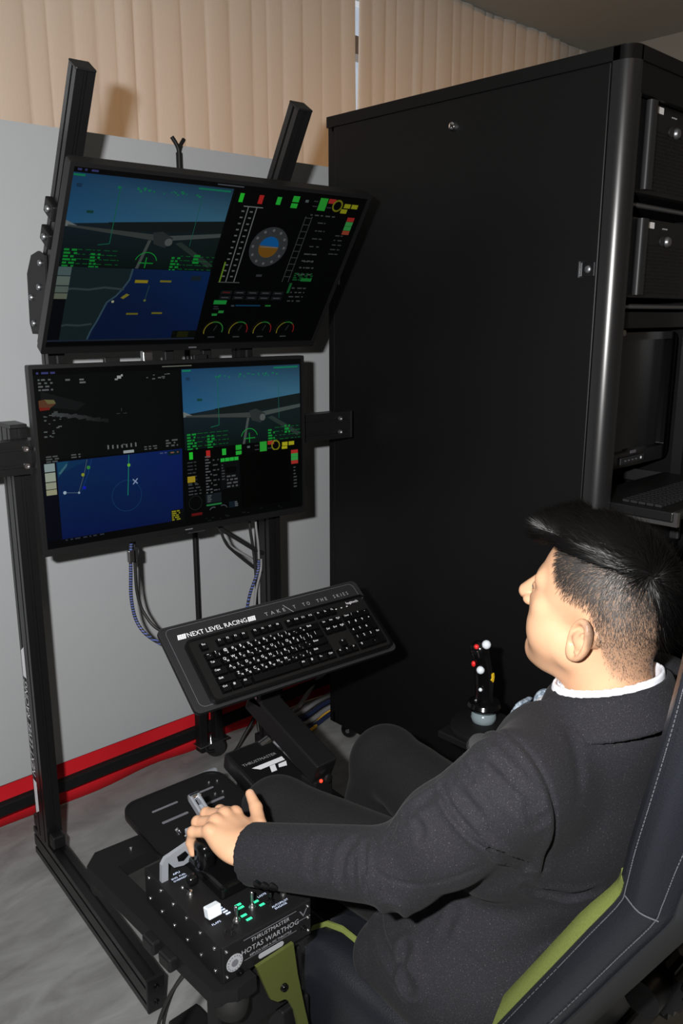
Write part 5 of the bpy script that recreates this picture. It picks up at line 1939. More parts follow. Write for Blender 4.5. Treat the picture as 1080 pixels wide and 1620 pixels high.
seat_loft([(CX - 0.175, 0.29), (CX - 0.175, 0.375), (CX - 0.10, 0.372), (CX, 0.37), (CX + 0.10, 0.372), (CX + 0.175, 0.375), (CX + 0.175, 0.29)], 0.52, 0.985, 'seat_pad', 'leather')
for s in (-1, 1):
    q = lambda a, z: (CX + s * a, z)
    seat_loft([q(0.215, 0.30), q(0.215, 0.366), q(0.211, 0.374), q(0.207, 0.374), q(0.203, 0.366), q(0.203, 0.30)], 0.52, 0.995, 'seat_green_edge', 'olive_fabric')
    seat_loft([q(0.295, 0.20), q(0.298, 0.33), q(0.292, 0.362), q(0.275, 0.378), q(0.250, 0.384), q(0.222, 0.376), q(0.212, 0.35), q(0.212, 0.20)], 0.50, 0.985, 'seat_bolster', 'leather')
MB().box(W_(CX, 0.74, 0.245), (0.50, 0.46, 0.08), bev=0.01).build('seat_pan', 'black_powder', ch)
for s in (-1, 1):
    MB().box(W_(CX + s * 0.15, 0.78, 0.12), (0.05, 0.20, 0.20), bev=0.005).build('seat_leg', 'black_powder', ch)
    MB().box(W_(CX + s * 0.15, 0.78, 0.022), (0.06, 0.44, 0.04), bev=0.005).build('floor_rail', 'black_powder', ch)
# recline knob and angled rear bracket
kn = MB()
prof = []
for k in range(36):
    a = 2 * math.pi * k / 36
    rr = 0.052 if k % 2 else 0.046
    prof.append((rr * math.cos(a), rr * math.sin(a)))
kn.prism(prof, -0.022, 0.022, M=frame(W_(1.165, 0.470, 0.395), (0, 0.25, 1), (0, 1, -0.25)))
kb_ = kn.build('recline_knob', 'gloss_black', ch)
MB().cyl(W_(1.10, 0.470, 0.395), W_(1.24, 0.470, 0.395), 0.030, n=20).build('knob_hub', 'black_plastic', kb_, 40)
mb = MB()
mb.prism([(0.56, 0.26), (0.56, 0.18), (0.44, 0.03), (0.36, 0.03), (0.36, 0.06), (0.48, 0.26)], 1.150, 1.175, axis='x', M=Matrix.Translation((-CX, -0.70, 0)))
mb.build('rear_bracket', 'black_powder', ch)
mb = MB()
mb.box(W_(1.165, 0.40, 0.018), (0.10, 0.10, 0.034), bev=0.006)
mb.build('rear_foot', 'black_powder', ch)

# ------------------------------------------------------------------ implicit surfaces for the seated man
def surfnet(fn, lo, hi, h):
    lo, hi = np.array(lo, float), np.array(hi, float)
    n = np.maximum(((hi - lo) / h).astype(int) + 1, 4)
    ax = [lo[i] + h * np.arange(n[i]) for i in range(3)]
    G = np.stack(np.meshgrid(*ax, indexing='ij'), -1).astype(np.float32)
    # coarse pass: only cells near the surface are evaluated finely
    cs = 5
    cn = (n + cs - 1) // cs
    cax = [lo[i] + h * (cs * np.arange(cn[i]) + (cs - 1) / 2) for i in range(3)]
    CG = np.stack(np.meshgrid(*cax, indexing='ij'), -1).astype(np.float32)
    CD = fn(CG.reshape(-1, 3)).reshape(cn)
    fd = CD.repeat(cs, 0).repeat(cs, 1).repeat(cs, 2)[:n[0], :n[1], :n[2]]
    near = np.abs(fd) < cs * h * 0.9 + 0.012
    D = np.sign(fd).astype(np.float32)
    D[near] = fn(G[near])
    S = D < 0
    c = np.zeros(tuple(n - 1), np.int8)
    for dx in (0, 1):
        for dy in (0, 1):
            for dz in (0, 1):
                c += S[dx:n[0] - 1 + dx, dy:n[1] - 1 + dy, dz:n[2] - 1 + dz]
    act = np.argwhere((c > 0) & (c < 8))
    corners = np.array([[a, b, d] for a in (0, 1) for b in (0, 1) for d in (0, 1)])
    idx = act[:, None, :] + corners[None]
    val = D[idx[..., 0], idx[..., 1], idx[..., 2]]
    acc = np.zeros((len(act), 3))
    cnt = np.zeros(len(act))
    for i in range(8):
        for j in range(i + 1, 8):
            df = np.abs(corners[i] - corners[j]).sum()
            if df != 1:
                continue
            a, b = val[:, i], val[:, j]
            m = (a < 0) != (b < 0)
            t = np.where(m, a / np.where(m, a - b, 1), 0)
            p = corners[i] + t[:, None] * (corners[j] - corners[i])
            acc += np.where(m[:, None], p, 0)
            cnt += m
    verts = lo + (act + acc / cnt[:, None]) * h
    ids = -np.ones(tuple(n - 1), np.int64)
    ids[act[:, 0], act[:, 1], act[:, 2]] = np.arange(len(act))
    faces = []
    for a in range(3):
        b, d = (a + 1) % 3, (a + 2) % 3
        sl0 = [slice(None)] * 3
        sl1 = [slice(None)] * 3
        sl0[a] = slice(0, n[a] - 1)
        sl1[a] = slice(1, n[a])
        s0, s1 = S[tuple(sl0)], S[tuple(sl1)]
        e = np.argwhere(s0 != s1)
        ok = (e[:, b] > 0) & (e[:, d] > 0) & (e[:, b] < n[b] - 1) & (e[:, d] < n[d] - 1)
        e = e[ok]
        flip = s0[e[:, 0], e[:, 1], e[:, 2]]
        eb = np.eye(3, dtype=int)[b]
        ed = np.eye(3, dtype=int)[d]
        q = []
        for off in (-eb - ed, -ed, 0 * eb, -eb):
            k = e + off
            q.append(ids[k[:, 0], k[:, 1], k[:, 2]])
        q = np.stack(q, 1)
        q[~flip] = q[~flip][:, ::-1]
        faces.append(q)
    faces = np.concatenate(faces)
    faces = faces[(faces >= 0).all(1)]
    return verts, faces


def np_mesh(name, verts, faces, m, parent=None, smooth=True):
    me = bpy.data.meshes.new(name)
    nf = len(faces)
    k = faces.shape[1]
    me.vertices.add(len(verts))
    me.vertices.foreach_set('co', np.asarray(verts, np.float32).ravel())
    me.loops.add(nf * k)
    me.loops.foreach_set('vertex_index', np.asarray(faces, np.int32).ravel())
    me.polygons.add(nf)
    me.polygons.foreach_set('loop_start', np.arange(0, nf * k, k, dtype=np.int32))
    me.polygons.foreach_set('loop_total', np.full(nf, k, np.int32))
    me.update(calc_edges=True)
    me.validate()
    if smooth:
        me.polygons.foreach_set('use_smooth', np.ones(len(me.polygons), bool))
    me.materials.append(MATS[m])
    o = bpy.data.objects.new(name, me)
    COL.objects.link(o)
    if parent is not None:
        o.parent = parent
    return o


V3 = lambda *a: np.array(a, np.float32)


def sm(a, b, k):
    h = np.clip(0.5 + 0.5 * (b - a) / k, 0, 1)
    return b + (a - b) * h - k * h * (1 - h)


def smx(a, b, k):
    return -sm(-a, -b, k)


def cone(P, a, b, ra, rb, flat=None):
    a, b = V3(*a), V3(*b)
    ba = b - a
    t = np.clip(((P - a) @ ba) / float(ba @ ba), 0, 1)
    q = P - a - t[:, None] * ba
    return np.sqrt((q * q).sum(1)) - (ra + (rb - ra) * t)


def ell(P, c, r, M=None):
    q = P - V3(*c)
    if M is not None:
        q = q @ M
    r = V3(*r)
    k0 = np.sqrt(((q / r) ** 2).sum(1)) + 1e-9
    k1 = np.sqrt(((q / (r * r)) ** 2).sum(1)) + 1e-9
    return k0 * (k0 - 1) / k1


def chain(P, pts, rad, k=0.01):
    d = None
    for i in range(len(pts) - 1):
        e = cone(P, pts[i], pts[i + 1], rad[i], rad[i + 1])
        d = e if d is None else sm(d, e, k)
    return d


def polydist(P, pts):
    d = None
    for a, b in zip(pts[:-1], pts[1:]):
        e = cone(P, a, b, 0, 0)
        d = e if d is None else np.minimum(d, e)
    return d


def crease(P, d, pts, depth, w, ridge=0.0):
    q = polydist(P, pts)
    ends = np.minimum(np.linalg.norm(P - V3(*pts[0]), axis=1), np.linalg.norm(P - V3(*pts[-1]), axis=1))
    fade = np.clip((ends - 0.002) / 0.022, 0, 1)
    d = d + depth * (0.25 + 0.75 * fade) * np.exp(-(q / w) ** 2)
    if ridge:
        d = d - ridge * fade * np.exp(-((q - 2.1 * w) / w) ** 2)
    return d


def rotm(rx, ry, rz):
    return np.array(Euler((R(rx), R(ry), R(rz))).to_matrix(), np.float32)


# joints of the seated figure, in room coordinates
SHL, ELL, WRL = (0.836, 0.566, 0.832), (0.775, 0.690, 0.682), (0.708, 0.950, 0.600)
SHR, ELR, WRR = (1.262, 0.560, 0.832), (1.385, 0.500, 0.640), (1.310, 0.715, 0.560)
PEL, CHE = (1.06, 0.690, 0.500), (1.06, 0.580, 0.770)
HIPL, KNL, ANL = (0.985, 0.740, 0.465), (0.930, 1.165, 0.468), (0.955, 1.345, 0.115)
HIPR, KNR, ANR = (1.140, 0.740, 0.465), (1.215, 1.135, 0.490), (1.235, 1.265, 0.115)
HEAD = np.array((1.066, 0.578, 1.036))
HS = 0.965
SUITDZ = 0.038
HR = rotm(8, -2, -2)          # chin lifted towards the upper monitor

man = empty('person', (1.06, 0.70, 0.0))
tag(man, 'person in a dark suit seated at the controls, left hand on the throttle', 'person')
ORI = np.array((1.06, 0.70, 0.0))


# ---------------- head, in its own axes: x to his right, y to the front, z up
def head_sdf(P):
    Q = P.copy()
    Q[:, 0] = np.abs(Q[:, 0])
    d = ell(Q, (0, -0.012, 0.040), (0.079, 0.099, 0.090))
    d = sm(d, ell(Q, (0, -0.055, 0.005), (0.066, 0.052, 0.070)), 0.03)
    d = sm(d, ell(Q, (0, 0.040, -0.030), (0.064, 0.058, 0.088)), 0.035)
    d = sm(d, cone(Q, (0.050, 0.005, -0.066), (0.016, 0.074, -0.108), 0.026, 0.020), 0.03)      # jaw
    d = sm(d, ell(Q, (0.043, 0.046, -0.050), (0.033, 0.034, 0.040)), 0.025)                      # cheek
    d = sm(d, cone(Q, (0.0, 0.088, 0.022), (0.045, 0.070, 0.026), 0.012, 0.012), 0.016)          # brow
    d = sm(d, cone(Q, (0.030, 0.080, -0.012), (0.055, 0.058, -0.012), 0.014, 0.014), 0.016)      # cheekbone
    d = smx(d, -ell(Q, (0.031, 0.106, 0.004), (0.018, 0.016, 0.011)), 0.010)                     # eye socket
    d = sm(d, ell(Q, (0.031, 0.083, 0.004), (0.0135, 0.0125, 0.0125)), 0.004)                    # eyeball and lids
    d = sm(d, cone(Q, (0, 0.096, 0.014), (0, 0.125, -0.028), 0.0080, 0.0140), 0.010)             # nose
    d = sm(d, ell(Q, (0.0135, 0.109, -0.034), (0.0095, 0.012, 0.009)), 0.006)
    d = sm(d, cone(Q, (0, 0.101, -0.058), (0.020, 0.092, -0.061), 0.0065, 0.0045), 0.006)        # lips
    d = sm(d, cone(Q, (0, 0.099, -0.070), (0.018, 0.090, -0.067), 0.0065, 0.0045), 0.006)
    d = d + 0.0022 * np.exp(-(polydist(Q, [(0, 0.106, -0.064), (0.022, 0.092, -0.064)]) / 0.0025) ** 2)
    d = sm(d, ell(Q, (0, 0.082, -0.104), (0.020, 0.018, 0.017)), 0.02)                           # chin
    d = sm(d, ell(Q, (0, 0.035, -0.108), (0.045, 0.050, 0.026)), 0.03)                           # soft throat
    # neck
    d = sm(d, cone(Q, (0, -0.034, -0.060), (0, -0.062, -0.200), 0.060, 0.070), 0.030)
    # ears
    E = (Q - V3(0.080, -0.034, -0.020)) @ rotm(16, 0, 26) / 1.12
    rim = np.sqrt((np.sqrt((E[:, 1] / 0.72) ** 2 + (E[:, 2] / 1.22) ** 2) - 0.0235) ** 2 + (E[:, 0] - 0.009) ** 2) - 0.0040
    lobe = ell(E, (0.007, 0.006, -0.028), (0.0055, 0.010, 0.012))
    plate = ell(E, (0.002, 0.0, 0.0), (0.0050, 0.017, 0.028))
    tragus = ell(E, (0.006, 0.013, -0.006), (0.005, 0.005, 0.008))
    anti = cone(E, (0.010, -0.006, 0.014), (0.010, -0.006, -0.014), 0.0032, 0.0038)
    back = cone(E, (-0.012, 0.004, 0), (0.004, 0.0, 0), 0.016, 0.012)
    e = sm(sm(rim, plate, 0.008), lobe, 0.006)
    e = sm(e, tragus, 0.004)
    e = sm(e, anti, 0.004)
    e = smx(e, -ell(E, (0.012, 0.003, -0.005), (0.009, 0.008, 0.012)), 0.004)
    e = sm(e, back, 0.006)
    d = sm(d, e * 1.12, 0.004)
    return d


hv, hf = surfnet(head_sdf, (-0.115, -0.150, -0.215), (0.115, 0.150, 0.145), 0.0020)


def vnoise(P, s, seed=0):
    """cheap smooth value noise"""
    Q = P * s
    return (np.sin(Q[:, 0] * 1.7 + seed) * np.cos(Q[:, 1] * 2.3 - seed) + np.sin(Q[:, 2] * 1.9 + 1.3 * seed) * np.cos(Q[:, 0] * 2.9 + Q[:, 1] * 1.1) + np.sin(Q[:, 1] * 3.1 + Q[:, 2] * 2.2)) / 3


def hair_mask(P):
    """0 bare skin .. 1 full hair; P in head axes"""
    x, y, z = np.abs(P[:, 0]), P[:, 1], P[:, 2]
    # height of the lower hair edge as a function of front-back position
    low = np.interp(y, [-0.13, -0.095, -0.070, -0.056, -0.044, -0.028, -0.010, 0.016, 0.030, 0.038, 0.046, 0.060, 0.075, 0.10],
                    [-0.098, -0.094, -0.078, -0.050, -0.010, 0.019, 0.019, 0.022, 0.032, 0.044, 0.062, 0.084, 0.090, 0.094])
    e = (z - low) + 0.0035 * vnoise(P, 160, 1) + 0.002 * vnoise(P, 420, 2)
    return np.clip(e / 0.022, 0, 1)


def skin_colour(P, head=True):
    n = len(P)
    base = np.tile(np.array([[0.60, 0.345, 0.208]]), (n, 1))
    v = vnoise(P, 60, 3)[:, None]
    base = base * (1 + 0.03 * v)
    if head:
        m = hair_mask(P)[:, None]
        z = P[:, 2][:, None]
        dens = m * np.clip(0.60 + 3.5 * (z - 0.0), 0.42, 0.90)
        sp = (vnoise(P, 900, 5)[:, None] * 0.5 + 0.5)
        dens = np.clip(dens * (0.75 + 0.45 * sp), 0, 0.95)
        base = base * (1 - dens) + np.array([[0.050, 0.046, 0.044]]) * dens  # stubble tone, lightened so the flash reflection is in the colour
        # lips a little redder, brow and lashes dark
        x, y = np.abs(P[:, 0]), P[:, 1]
        lip = np.exp(-((P[:, 2] + 0.064) / 0.009) ** 2) * np.exp(-(x / 0.02) ** 4) * (y > 0.088)
        base = base * (1 - 0.45 * lip[:, None]) + np.array([[0.42, 0.12, 0.10]]) * 0.45 * lip[:, None]
        br = np.exp(-((P[:, 2] - 0.029 + 0.1 * (x - 0.03) ** 2 * 8) / 0.0045) ** 2) * ((x > 0.012) & (x < 0.052) & (y > 0.05))
        base = base * (1 - 0.9 * br[:, None]) + 0.015 * 0.9 * br[:, None]
        ey = (np.sqrt(((x - 0.031) / 0.012) ** 2 + ((P[:, 2] - 0.004) / 0.0042) ** 2) < 1) & (y > 0.088)
        base[ey] = (0.55, 0.52, 0.50)
        ir = (np.sqrt(((x - 0.031) / 0.0058) ** 2 + ((P[:, 2] - 0.004) / 0.0042) ** 2) < 1) & (y > 0.088)
        base[ir] = (0.012, 0.008, 0.006)
        li = (np.abs(P[:, 2] - 0.0085 + ((x - 0.031) / 0.012) ** 2 * 0.003) < 0.0013) & (np.abs(x - 0.031) < 0.015) & (y > 0.072)
        base[li] = (0.03, 0.02, 0.018)
    return base


# ---------------- left hand, own axes: x to the thumb, y along the hand, z to the back of the hand
def finger(P, base, lens, rads, yaw, flex):
    pts = [np.array(base, float)]
    a = 0
    for l, f in zip(lens, flex):
        a += f
        d = np.array([math.sin(R(yaw)) * math.cos(R(a)), math.cos(R(yaw)) * math.cos(R(a)), -math.sin(R(a))])
        pts.append(pts[-1] + d * l)
    d = None
    for i in range(len(pts) - 1):
        e = cone(P, pts[i], pts[i + 1], rads[i], rads[i + 1])
        d = e if d is None else sm(d, e, 0.003)
    # knuckle fullness
    d = sm(d, ell(P, pts[1] + V3(0, 0, 0.001), (rads[1] * 1.06,) * 3), 0.004)
    return d, pts


FING = [((0.029, 0.082, 0.002), (0.046, 0.027, 0.021), (0.0108, 0.0098, 0.0088, 0.0070), 3, (30, 55, 28)),
        ((0.008, 0.086, 0.005), (0.050, 0.031, 0.022), (0.0112, 0.0102, 0.0090, 0.0072), -2, (32, 58, 30)),
        ((-0.014, 0.081, 0.003), (0.046, 0.029, 0.021), (0.0108, 0.0098, 0.0086, 0.0070), -7, (34, 58, 32)),
        ((-0.034, 0.071, -0.002), (0.036, 0.022, 0.018), (0.0098, 0.0088, 0.0078, 0.0064), -14, (32, 55, 30))]


def hand_sdf(P):
    d = ell(P, (0.000, 0.046, -0.004), (0.043, 0.052, 0.0175))
    d = sm(d, cone(P, (0.0, -0.06, -0.002), (0.0, 0.012, -0.004), 0.026, 0.027), 0.02)
    d = sm(d, ell(P, (0.024, 0.035, -0.014), (0.022, 0.038, 0.017)), 0.012)       # thumb mound
    d = sm(d, ell(P, (-0.026, 0.035, -0.012), (0.018, 0.042, 0.015)), 0.012)
    for b, l, r, y, f in FING:
        e, pts = finger(P, b, l, r, y, f)
        root = cone(P, (b[0] * 0.55, 0.035, -0.002), b, 0.012, r[0])
        d = sm(d, root, 0.010)
        d = sm(d, e, 0.0035)
        d = sm(d, ell(P, (b[0], b[1] - 0.002, b[2] + 0.005), (0.0095, 0.011, 0.0085)), 0.006)
    # thumb
    tp = [(0.030, 0.012, -0.010), (0.052, 0.042, -0.004), (0.069, 0.074, 0.004), (0.076, 0.102, 0.012)]
    t = chain(P, tp, (0.0165, 0.0130, 0.0112, 0.0082), 0.004)
    d = sm(d, t, 0.009)
    web = cone(P, (0.030, 0.045, -0.006), (0.044, 0.050, -0.006), 0.011, 0.008)
    d = sm(d, web, 0.014)
    return d


hdv, hdf = surfnet(hand_sdf, (-0.085, -0.085, -0.095), (0.100, 0.165, 0.045), 0.0019)
HDR = rotm(10, 6, 2)
HDO = np.array((0.710, 0.962, 0.603))
# nails on the thumb side are part of the hand's colour
hcol = skin_colour(hdv, False)
tipd = np.linalg.norm((hdv - np.array((0.0745, 0.101, 0.020))) / np.array((0.006, 0.009, 0.007)), axis=1)
hcol[tipd < 1] = (0.60, 0.36, 0.24)
kn = np.zeros(len(hdv))
for b, l, r, y, f in FING:
    kn = np.maximum(kn, np.exp(-(np.linalg.norm(hdv - np.array(b) - np.array((0, 0, 0.008)), axis=1) / 0.012) ** 2))
hcol = hcol * (1 - 0.18 * kn[:, None]) + np.array([[0.48, 0.20, 0.12]]) * 0.18 * kn[:, None]

hw = HS * hv @ HR.T + HEAD
lw = hdv @ HDR.T + HDO
MIR = np.diag([-1, 1, 1])
RDR = rotm(4, -10, 6)
RDO = np.array(WRR) + np.array((-0.004, 0.012, 0.004))
rw = (hdv @ MIR) @ RDR.T + RDO
rf = hdf[:, ::-1]


# covered body so the figure stays whole under the clothes
def body_sdf(P):
    d = ell(P, (1.06, 0.66, 0.56), (0.150, 0.105, 0.150))
    d = sm(d, ell(P, (1.06, 0.585, 0.73), (0.160, 0.100, 0.150)), 0.06)
    d = sm(d, cone(P, (1.06, 0.545, 0.82), (1.06, 0.555, 0.89), 0.07, 0.052), 0.04)
    for s, e, w in ((SHL, ELL, WRL), (SHR, ELR, WRR)):
        d = sm(d, chain(P, [s, e, w], (0.050, 0.040, 0.027), 0.02), 0.04)
    for h_, k, a in ((HIPL, KNL, ANL), (HIPR, KNR, ANR)):
        d = sm(d, chain(P, [h_, k, a], (0.075, 0.050, 0.036), 0.02), 0.04)
    return d


bv, bf = surfnet(body_sdf, (0.64, 0.40, 0.06), (1.46, 1.46, 0.98), 0.014)
n1, n2, n3 = len(hw), len(lw), len(rw)
allv = np.concatenate([hw, lw, rw, bv]) - ORI
allf = np.concatenate([hf, hdf + n1, rf + n1 + n2, bf + n1 + n2 + n3])
allc = np.concatenate([skin_colour(hv), hcol, hcol, np.tile([[0.5, 0.285, 0.155]], (len(bv), 1))])
body = np_mesh('body', allv, allf, 'skin', man)
ca = body.data.color_attributes.new('Col', 'FLOAT_COLOR', 'POINT')
ca.data.foreach_set('color', np.concatenate([allc, np.ones((len(allc), 1))], 1).astype(np.float32).ravel())


# ---------------- clothes
def torso_sdf(P):
    d = ell(P, (1.06, 0.665, 0.560), (0.190, 0.145, 0.180))                      # belly
    d = sm(d, ell(P, (1.06, 0.590, 0.730), (0.192, 0.128, 0.175)), 0.07)          # chest
    d = sm(d, cone(P, (0.885, 0.565, 0.838), (1.22, 0.565, 0.838), 0.062, 0.062), 0.05)   # shoulder yoke
    d = sm(d, cone(P, (1.06, 0.545, 0.862), (1.06, 0.550, 0.917), 0.085, 0.062), 0.05)  # rise to the collar
    d = sm(d, ell(P, (1.06, 0.680, 0.450), (0.268, 0.185, 0.150)), 0.06)          # skirt over the hips
    d = sm(d, cone(P, (0.885, 0.70, 0.43), (0.868, 0.800, 0.405), 0.085, 0.060), 0.05)
    return d


def sleeve_sdf(P, s, e, w):
    s_, e_, w_ = np.array(s), np.array(e), np.array(w)
    d = chain(P, [s_, s_ * 0.45 + e_ * 0.55, e_], (0.070, 0.067, 0.055), 0.02)
    d = sm(d, cone(P, e_, e_ + (w_ - e_) * 1.0, 0.055, 0.049), 0.025)
    return d


FOLDS = []       # filled below: (points, depth, width, ridge)


def jacket_sdf(P):
    t = torso_sdf(P)
    # elbow and back drape
    t = t + 0.0035 * np.sin(P[:, 2] * 55 + P[:, 1] * 30) * np.exp(-((P[:, 2] - 0.60) / 0.07) ** 2)
    l = sleeve_sdf(P, SHL, ELL, WRL)
    t = sm(t, cone(P, (0.890, 0.570, 0.800), (0.880, 0.620, 0.690), 0.070, 0.060), 0.05)
    r = sleeve_sdf(P, SHR, ELR, WRR)
    # wrinkles that wind across the inner elbow and the upper sleeve
    ax = np.array(ELL) - np.array(SHL)
    ax = ax / np.linalg.norm(ax)
    q = (P - V3(*SHL)) @ ax.astype(np.float32)
    d = sm(sm(t, l, 0.030), r, 0.03)
    near = np.abs(d) < 0.03
    if near.any():
        Pn, dn = P[near], d[near]
        # armhole seam: a stitched ring where the sleeve head meets the body
        A_, B_, C_ = V3(0.867, 0.600, 0.891), V3(0.842, 0.500, 0.850), V3(0.880, 0.530, 0.720)
        nv = np.cross(B_ - A_, C_ - A_)
        nv = nv / np.linalg.norm(nv)
        if (V3(*ELL) - V3(*SHL)) @ nv < 0:
            nv = -nv
        pd = (Pn - A_) @ nv
        mk = np.exp(-(np.maximum(np.linalg.norm(Pn - V3(0.855, 0.555, 0.815), axis=1) - 0.105, 0) / 0.012) ** 2)
        dn = dn + mk * (0.0045 * np.exp(-(pd / 0.0035) ** 2) - 0.0042 * np.exp(-((pd - 0.011) / 0.008) ** 2))
        for pts, dep, w, rg in FOLDS:
            dn = crease(Pn, dn, pts, dep * 1.5, w * 0.78, rg * 1.7)
        d[near] = dn
    # open the cuffs and the neck
    for e, w in ((ELL, WRL), (ELR, WRR)):
        a = np.array(w) - np.array(e)
        a = a / np.linalg.norm(a)
        pl = (P - V3(*w)) @ a.astype(np.float32)
        near = np.linalg.norm(P - V3(*w), axis=1) - 0.11
        d = np.maximum(d, -np.maximum(0.004 - pl, near))
        hole = cone(P, np.array(w) - a * 0.035, np.array(w) + a * 0.05, 0.036, 0.042)
        d = smx(d, -hole, 0.004)
    return d

# sewn seams and fabric folds of the jacket: (points, depth, width, ridge)
FOLDS += [
    ([(0.776, 0.623, 0.841), (0.761, 0.597, 0.83), (0.759, 0.566, 0.813), (0.788, 0.536, 0.779), (0.855, 0.535, 0.724)], 0.008, 0.0065, 0.003),      # bigfold
    ([(0.749, 0.648, 0.797), (0.742, 0.627, 0.79), (0.735, 0.627, 0.776)], 0.005, 0.006, 0.002),      # c1
    ([(0.749, 0.678, 0.773), (0.741, 0.69, 0.746)], 0.004, 0.007, 0.002),      # c2
    ([(0.796, 0.603, 0.877), (0.777, 0.58, 0.867)], 0.005, 0.007, 0.002),      # c3
    ([(0.805, 0.574, 0.895), (0.799, 0.535, 0.884), (0.811, 0.504, 0.856)], 0.0035, 0.008, 0.002),      # c4
    ([(0.788, 0.532, 0.871), (0.813, 0.499, 0.831)], 0.003, 0.009, 0.002),      # c5
    ([(0.733, 0.724, 0.719), (0.717, 0.709, 0.703), (0.714, 0.697, 0.66)], 0.0055, 0.006, 0.003),      # elbow
    ([(0.718, 0.699, 0.706), (0.72, 0.666, 0.703), (0.737, 0.629, 0.705), (0.753, 0.583, 0.733), (0.787, 0.549, 0.757)], 0.003, 0.0035, 0),      # seam
    ([(0.87, 0.543, 0.684), (0.891, 0.54, 0.665), (0.933, 0.515, 0.648), (0.97, 0.492, 0.651)], 0.0035, 0.008, 0.002),      # side
    ([(1.024, 0.509, 0.553), (0.962, 0.525, 0.543), (0.922, 0.541, 0.529)], 0.006, 0.008, 0.003),      # side3
    ([(0.841, 0.666, 0.546), (0.845, 0.627, 0.538), (0.852, 0.601, 0.525), (0.844, 0.6, 0.512)], 0.0025, 0.0035, 0),      # pocket
    ([(0.859, 0.814, 0.478), (0.811, 0.754, 0.483), (0.79, 0.681, 0.476)], 0.004, 0.012, 0.003),      # lap
    ([(0.77, 0.628, 0.83), (0.75, 0.666, 0.788)], 0.003, 0.009, 0.002),      # d1
    ([(0.819, 0.595, 0.894), (0.782, 0.574, 0.877)], 0.003, 0.009, 0.002),      # d2
    ([(0.77, 0.587, 0.853), (0.766, 0.553, 0.835)], 0.004, 0.007, 0.002),      # d3
    ([(0.736, 0.749, 0.713), (0.719, 0.752, 0.7), (0.705, 0.743, 0.66)], 0.003, 0.008, 0.002),      # d4
    ([(0.715, 0.807, 0.689), (0.694, 0.798, 0.656)], 0.002, 0.01, 0.001),      # d5
    ([(0.727, 0.665, 0.652), (0.811, 0.714, 0.508), (0.788, 0.687, 0.473)], 0.004, 0.01, 0.003),      # d6
    ([(0.865, 0.662, 0.576), (0.84, 0.665, 0.544)], 0.003, 0.008, 0.002),      # d7
    ([(0.944, 0.54, 0.897), (0.92, 0.508, 0.872), (0.9, 0.491, 0.832)], 0.004, 0.014, 0),      # back
]
CUFFB = [[0.673, 0.897, 0.593], [0.677, 0.883, 0.596], [0.681, 0.868, 0.601]]
CUFFN = (-0.75, -0.55, -0.05)
# hem plane and open front
def jacket_full(P):
    d = jacket_sdf(P)
    d = np.maximum(d, 0.345 - P[:, 2])
    # neck opening, tilted with the collar
    q = P - V3(1.06, 0.560, 0.914)
    q = q @ rotm(0, 0, 0)
    hole = np.sqrt((q[:, 0] / 1.0) ** 2 + (q[:, 1] / 1.0) ** 2) - 0.070
    top = 0.0 - (q[:, 2] + 0.30 * q[:, 1])
    d = smx(d, -np.maximum(hole, -(q[:, 2] + 0.03)), 0.004)
    # V opening at the front
    v = np.maximum(np.abs(P[:, 0] - 1.06) - np.clip((P[:, 2] - 0.66) * 0.32, 0, 0.08), 0.60 - P[:, 1])
    d = smx(d, -v, 0.004)
    return d


jv, jf = surfnet(jacket_full, (0.615, 0.395, 0.335), (1.475, 1.000, 0.960), 0.0035)
jacket = np_mesh('jacket', jv - ORI, jf, 'suit', man)
md = jacket.modifiers.new('soften', 'SMOOTH')
md.factor = 0.5
md.iterations = 1


# folded-down collar around the neck
def collar_sdf(P, r0, r1, z0, z1, tilt, thick, cy):
    q = P - V3(1.06, cy, 0)
    zz = P[:, 2] + tilt * q[:, 1]
    t = np.clip((zz - z0) / (z1 - z0), -0.3, 1.3)
    rad = np.sqrt((q[:, 0] / 1.05) ** 2 + q[:, 1] ** 2)
    sh = np.abs(rad - (r0 + (r1 - r0) * t)) - thick
    sl = np.maximum(zz - z1, z0 - zz)
    d = smx(sh, sl, 0.006)
    return d


COT = 0.30
def jacket_collar(P):
    d = collar_sdf(P, 0.106, 0.079, 0.867, 0.928, COT, 0.0055, 0.547)
    front = (P[:, 1] - 0.635)
    return smx(d, front, 0.008)


cv, cf = surfnet(jacket_collar, (0.92, 0.41, 0.80), (1.20, 0.66, 1.00), 0.0036)
np_mesh('collar', cv - ORI, cf, 'suit', jacket)


def shirt_sdf(P):
    d = collar_sdf(P, 0.083, 0.0735, 0.867, 0.938, COT, 0.0028, 0.549)
    chest = np.maximum(torso_sdf(P) + 0.012, 0.60 - P[:, 1])
    chest = np.maximum(chest, np.abs(P[:, 0] - 1.06) - 0.10)
    chest = np.maximum(chest, 0.66 - P[:, 2])
    return np.minimum(d, chest)


sv, sf = surfnet(shirt_sdf, (0.94, 0.44, 0.64), (1.18, 0.76, 1.01), 0.0034)
np_mesh('shirt', sv - ORI, sf, 'shirt', man)


def tie_sdf(P):
    knot = ell(P, (1.06, 0.652, 0.855), (0.020, 0.016, 0.022))
    tail = np.maximum(np.abs(torso_sdf(P) - 0.001) - 0.004, np.abs(P[:, 0] - 1.06) - np.clip(0.018 + (0.84 - P[:, 2]) * 0.09, 0, 0.04))
    tail = np.maximum(tail, np.maximum(P[:, 2] - 0.847, 0.66 - P[:, 2]))
    tail = np.maximum(tail, 0.60 - P[:, 1])
    loop = collar_sdf(P, 0.088, 0.080, 0.870, 0.892, COT, 0.003, 0.549)
    loop = np.maximum(loop, 0.55 - P[:, 1])
    return np.minimum(np.minimum(knot, tail), loop)


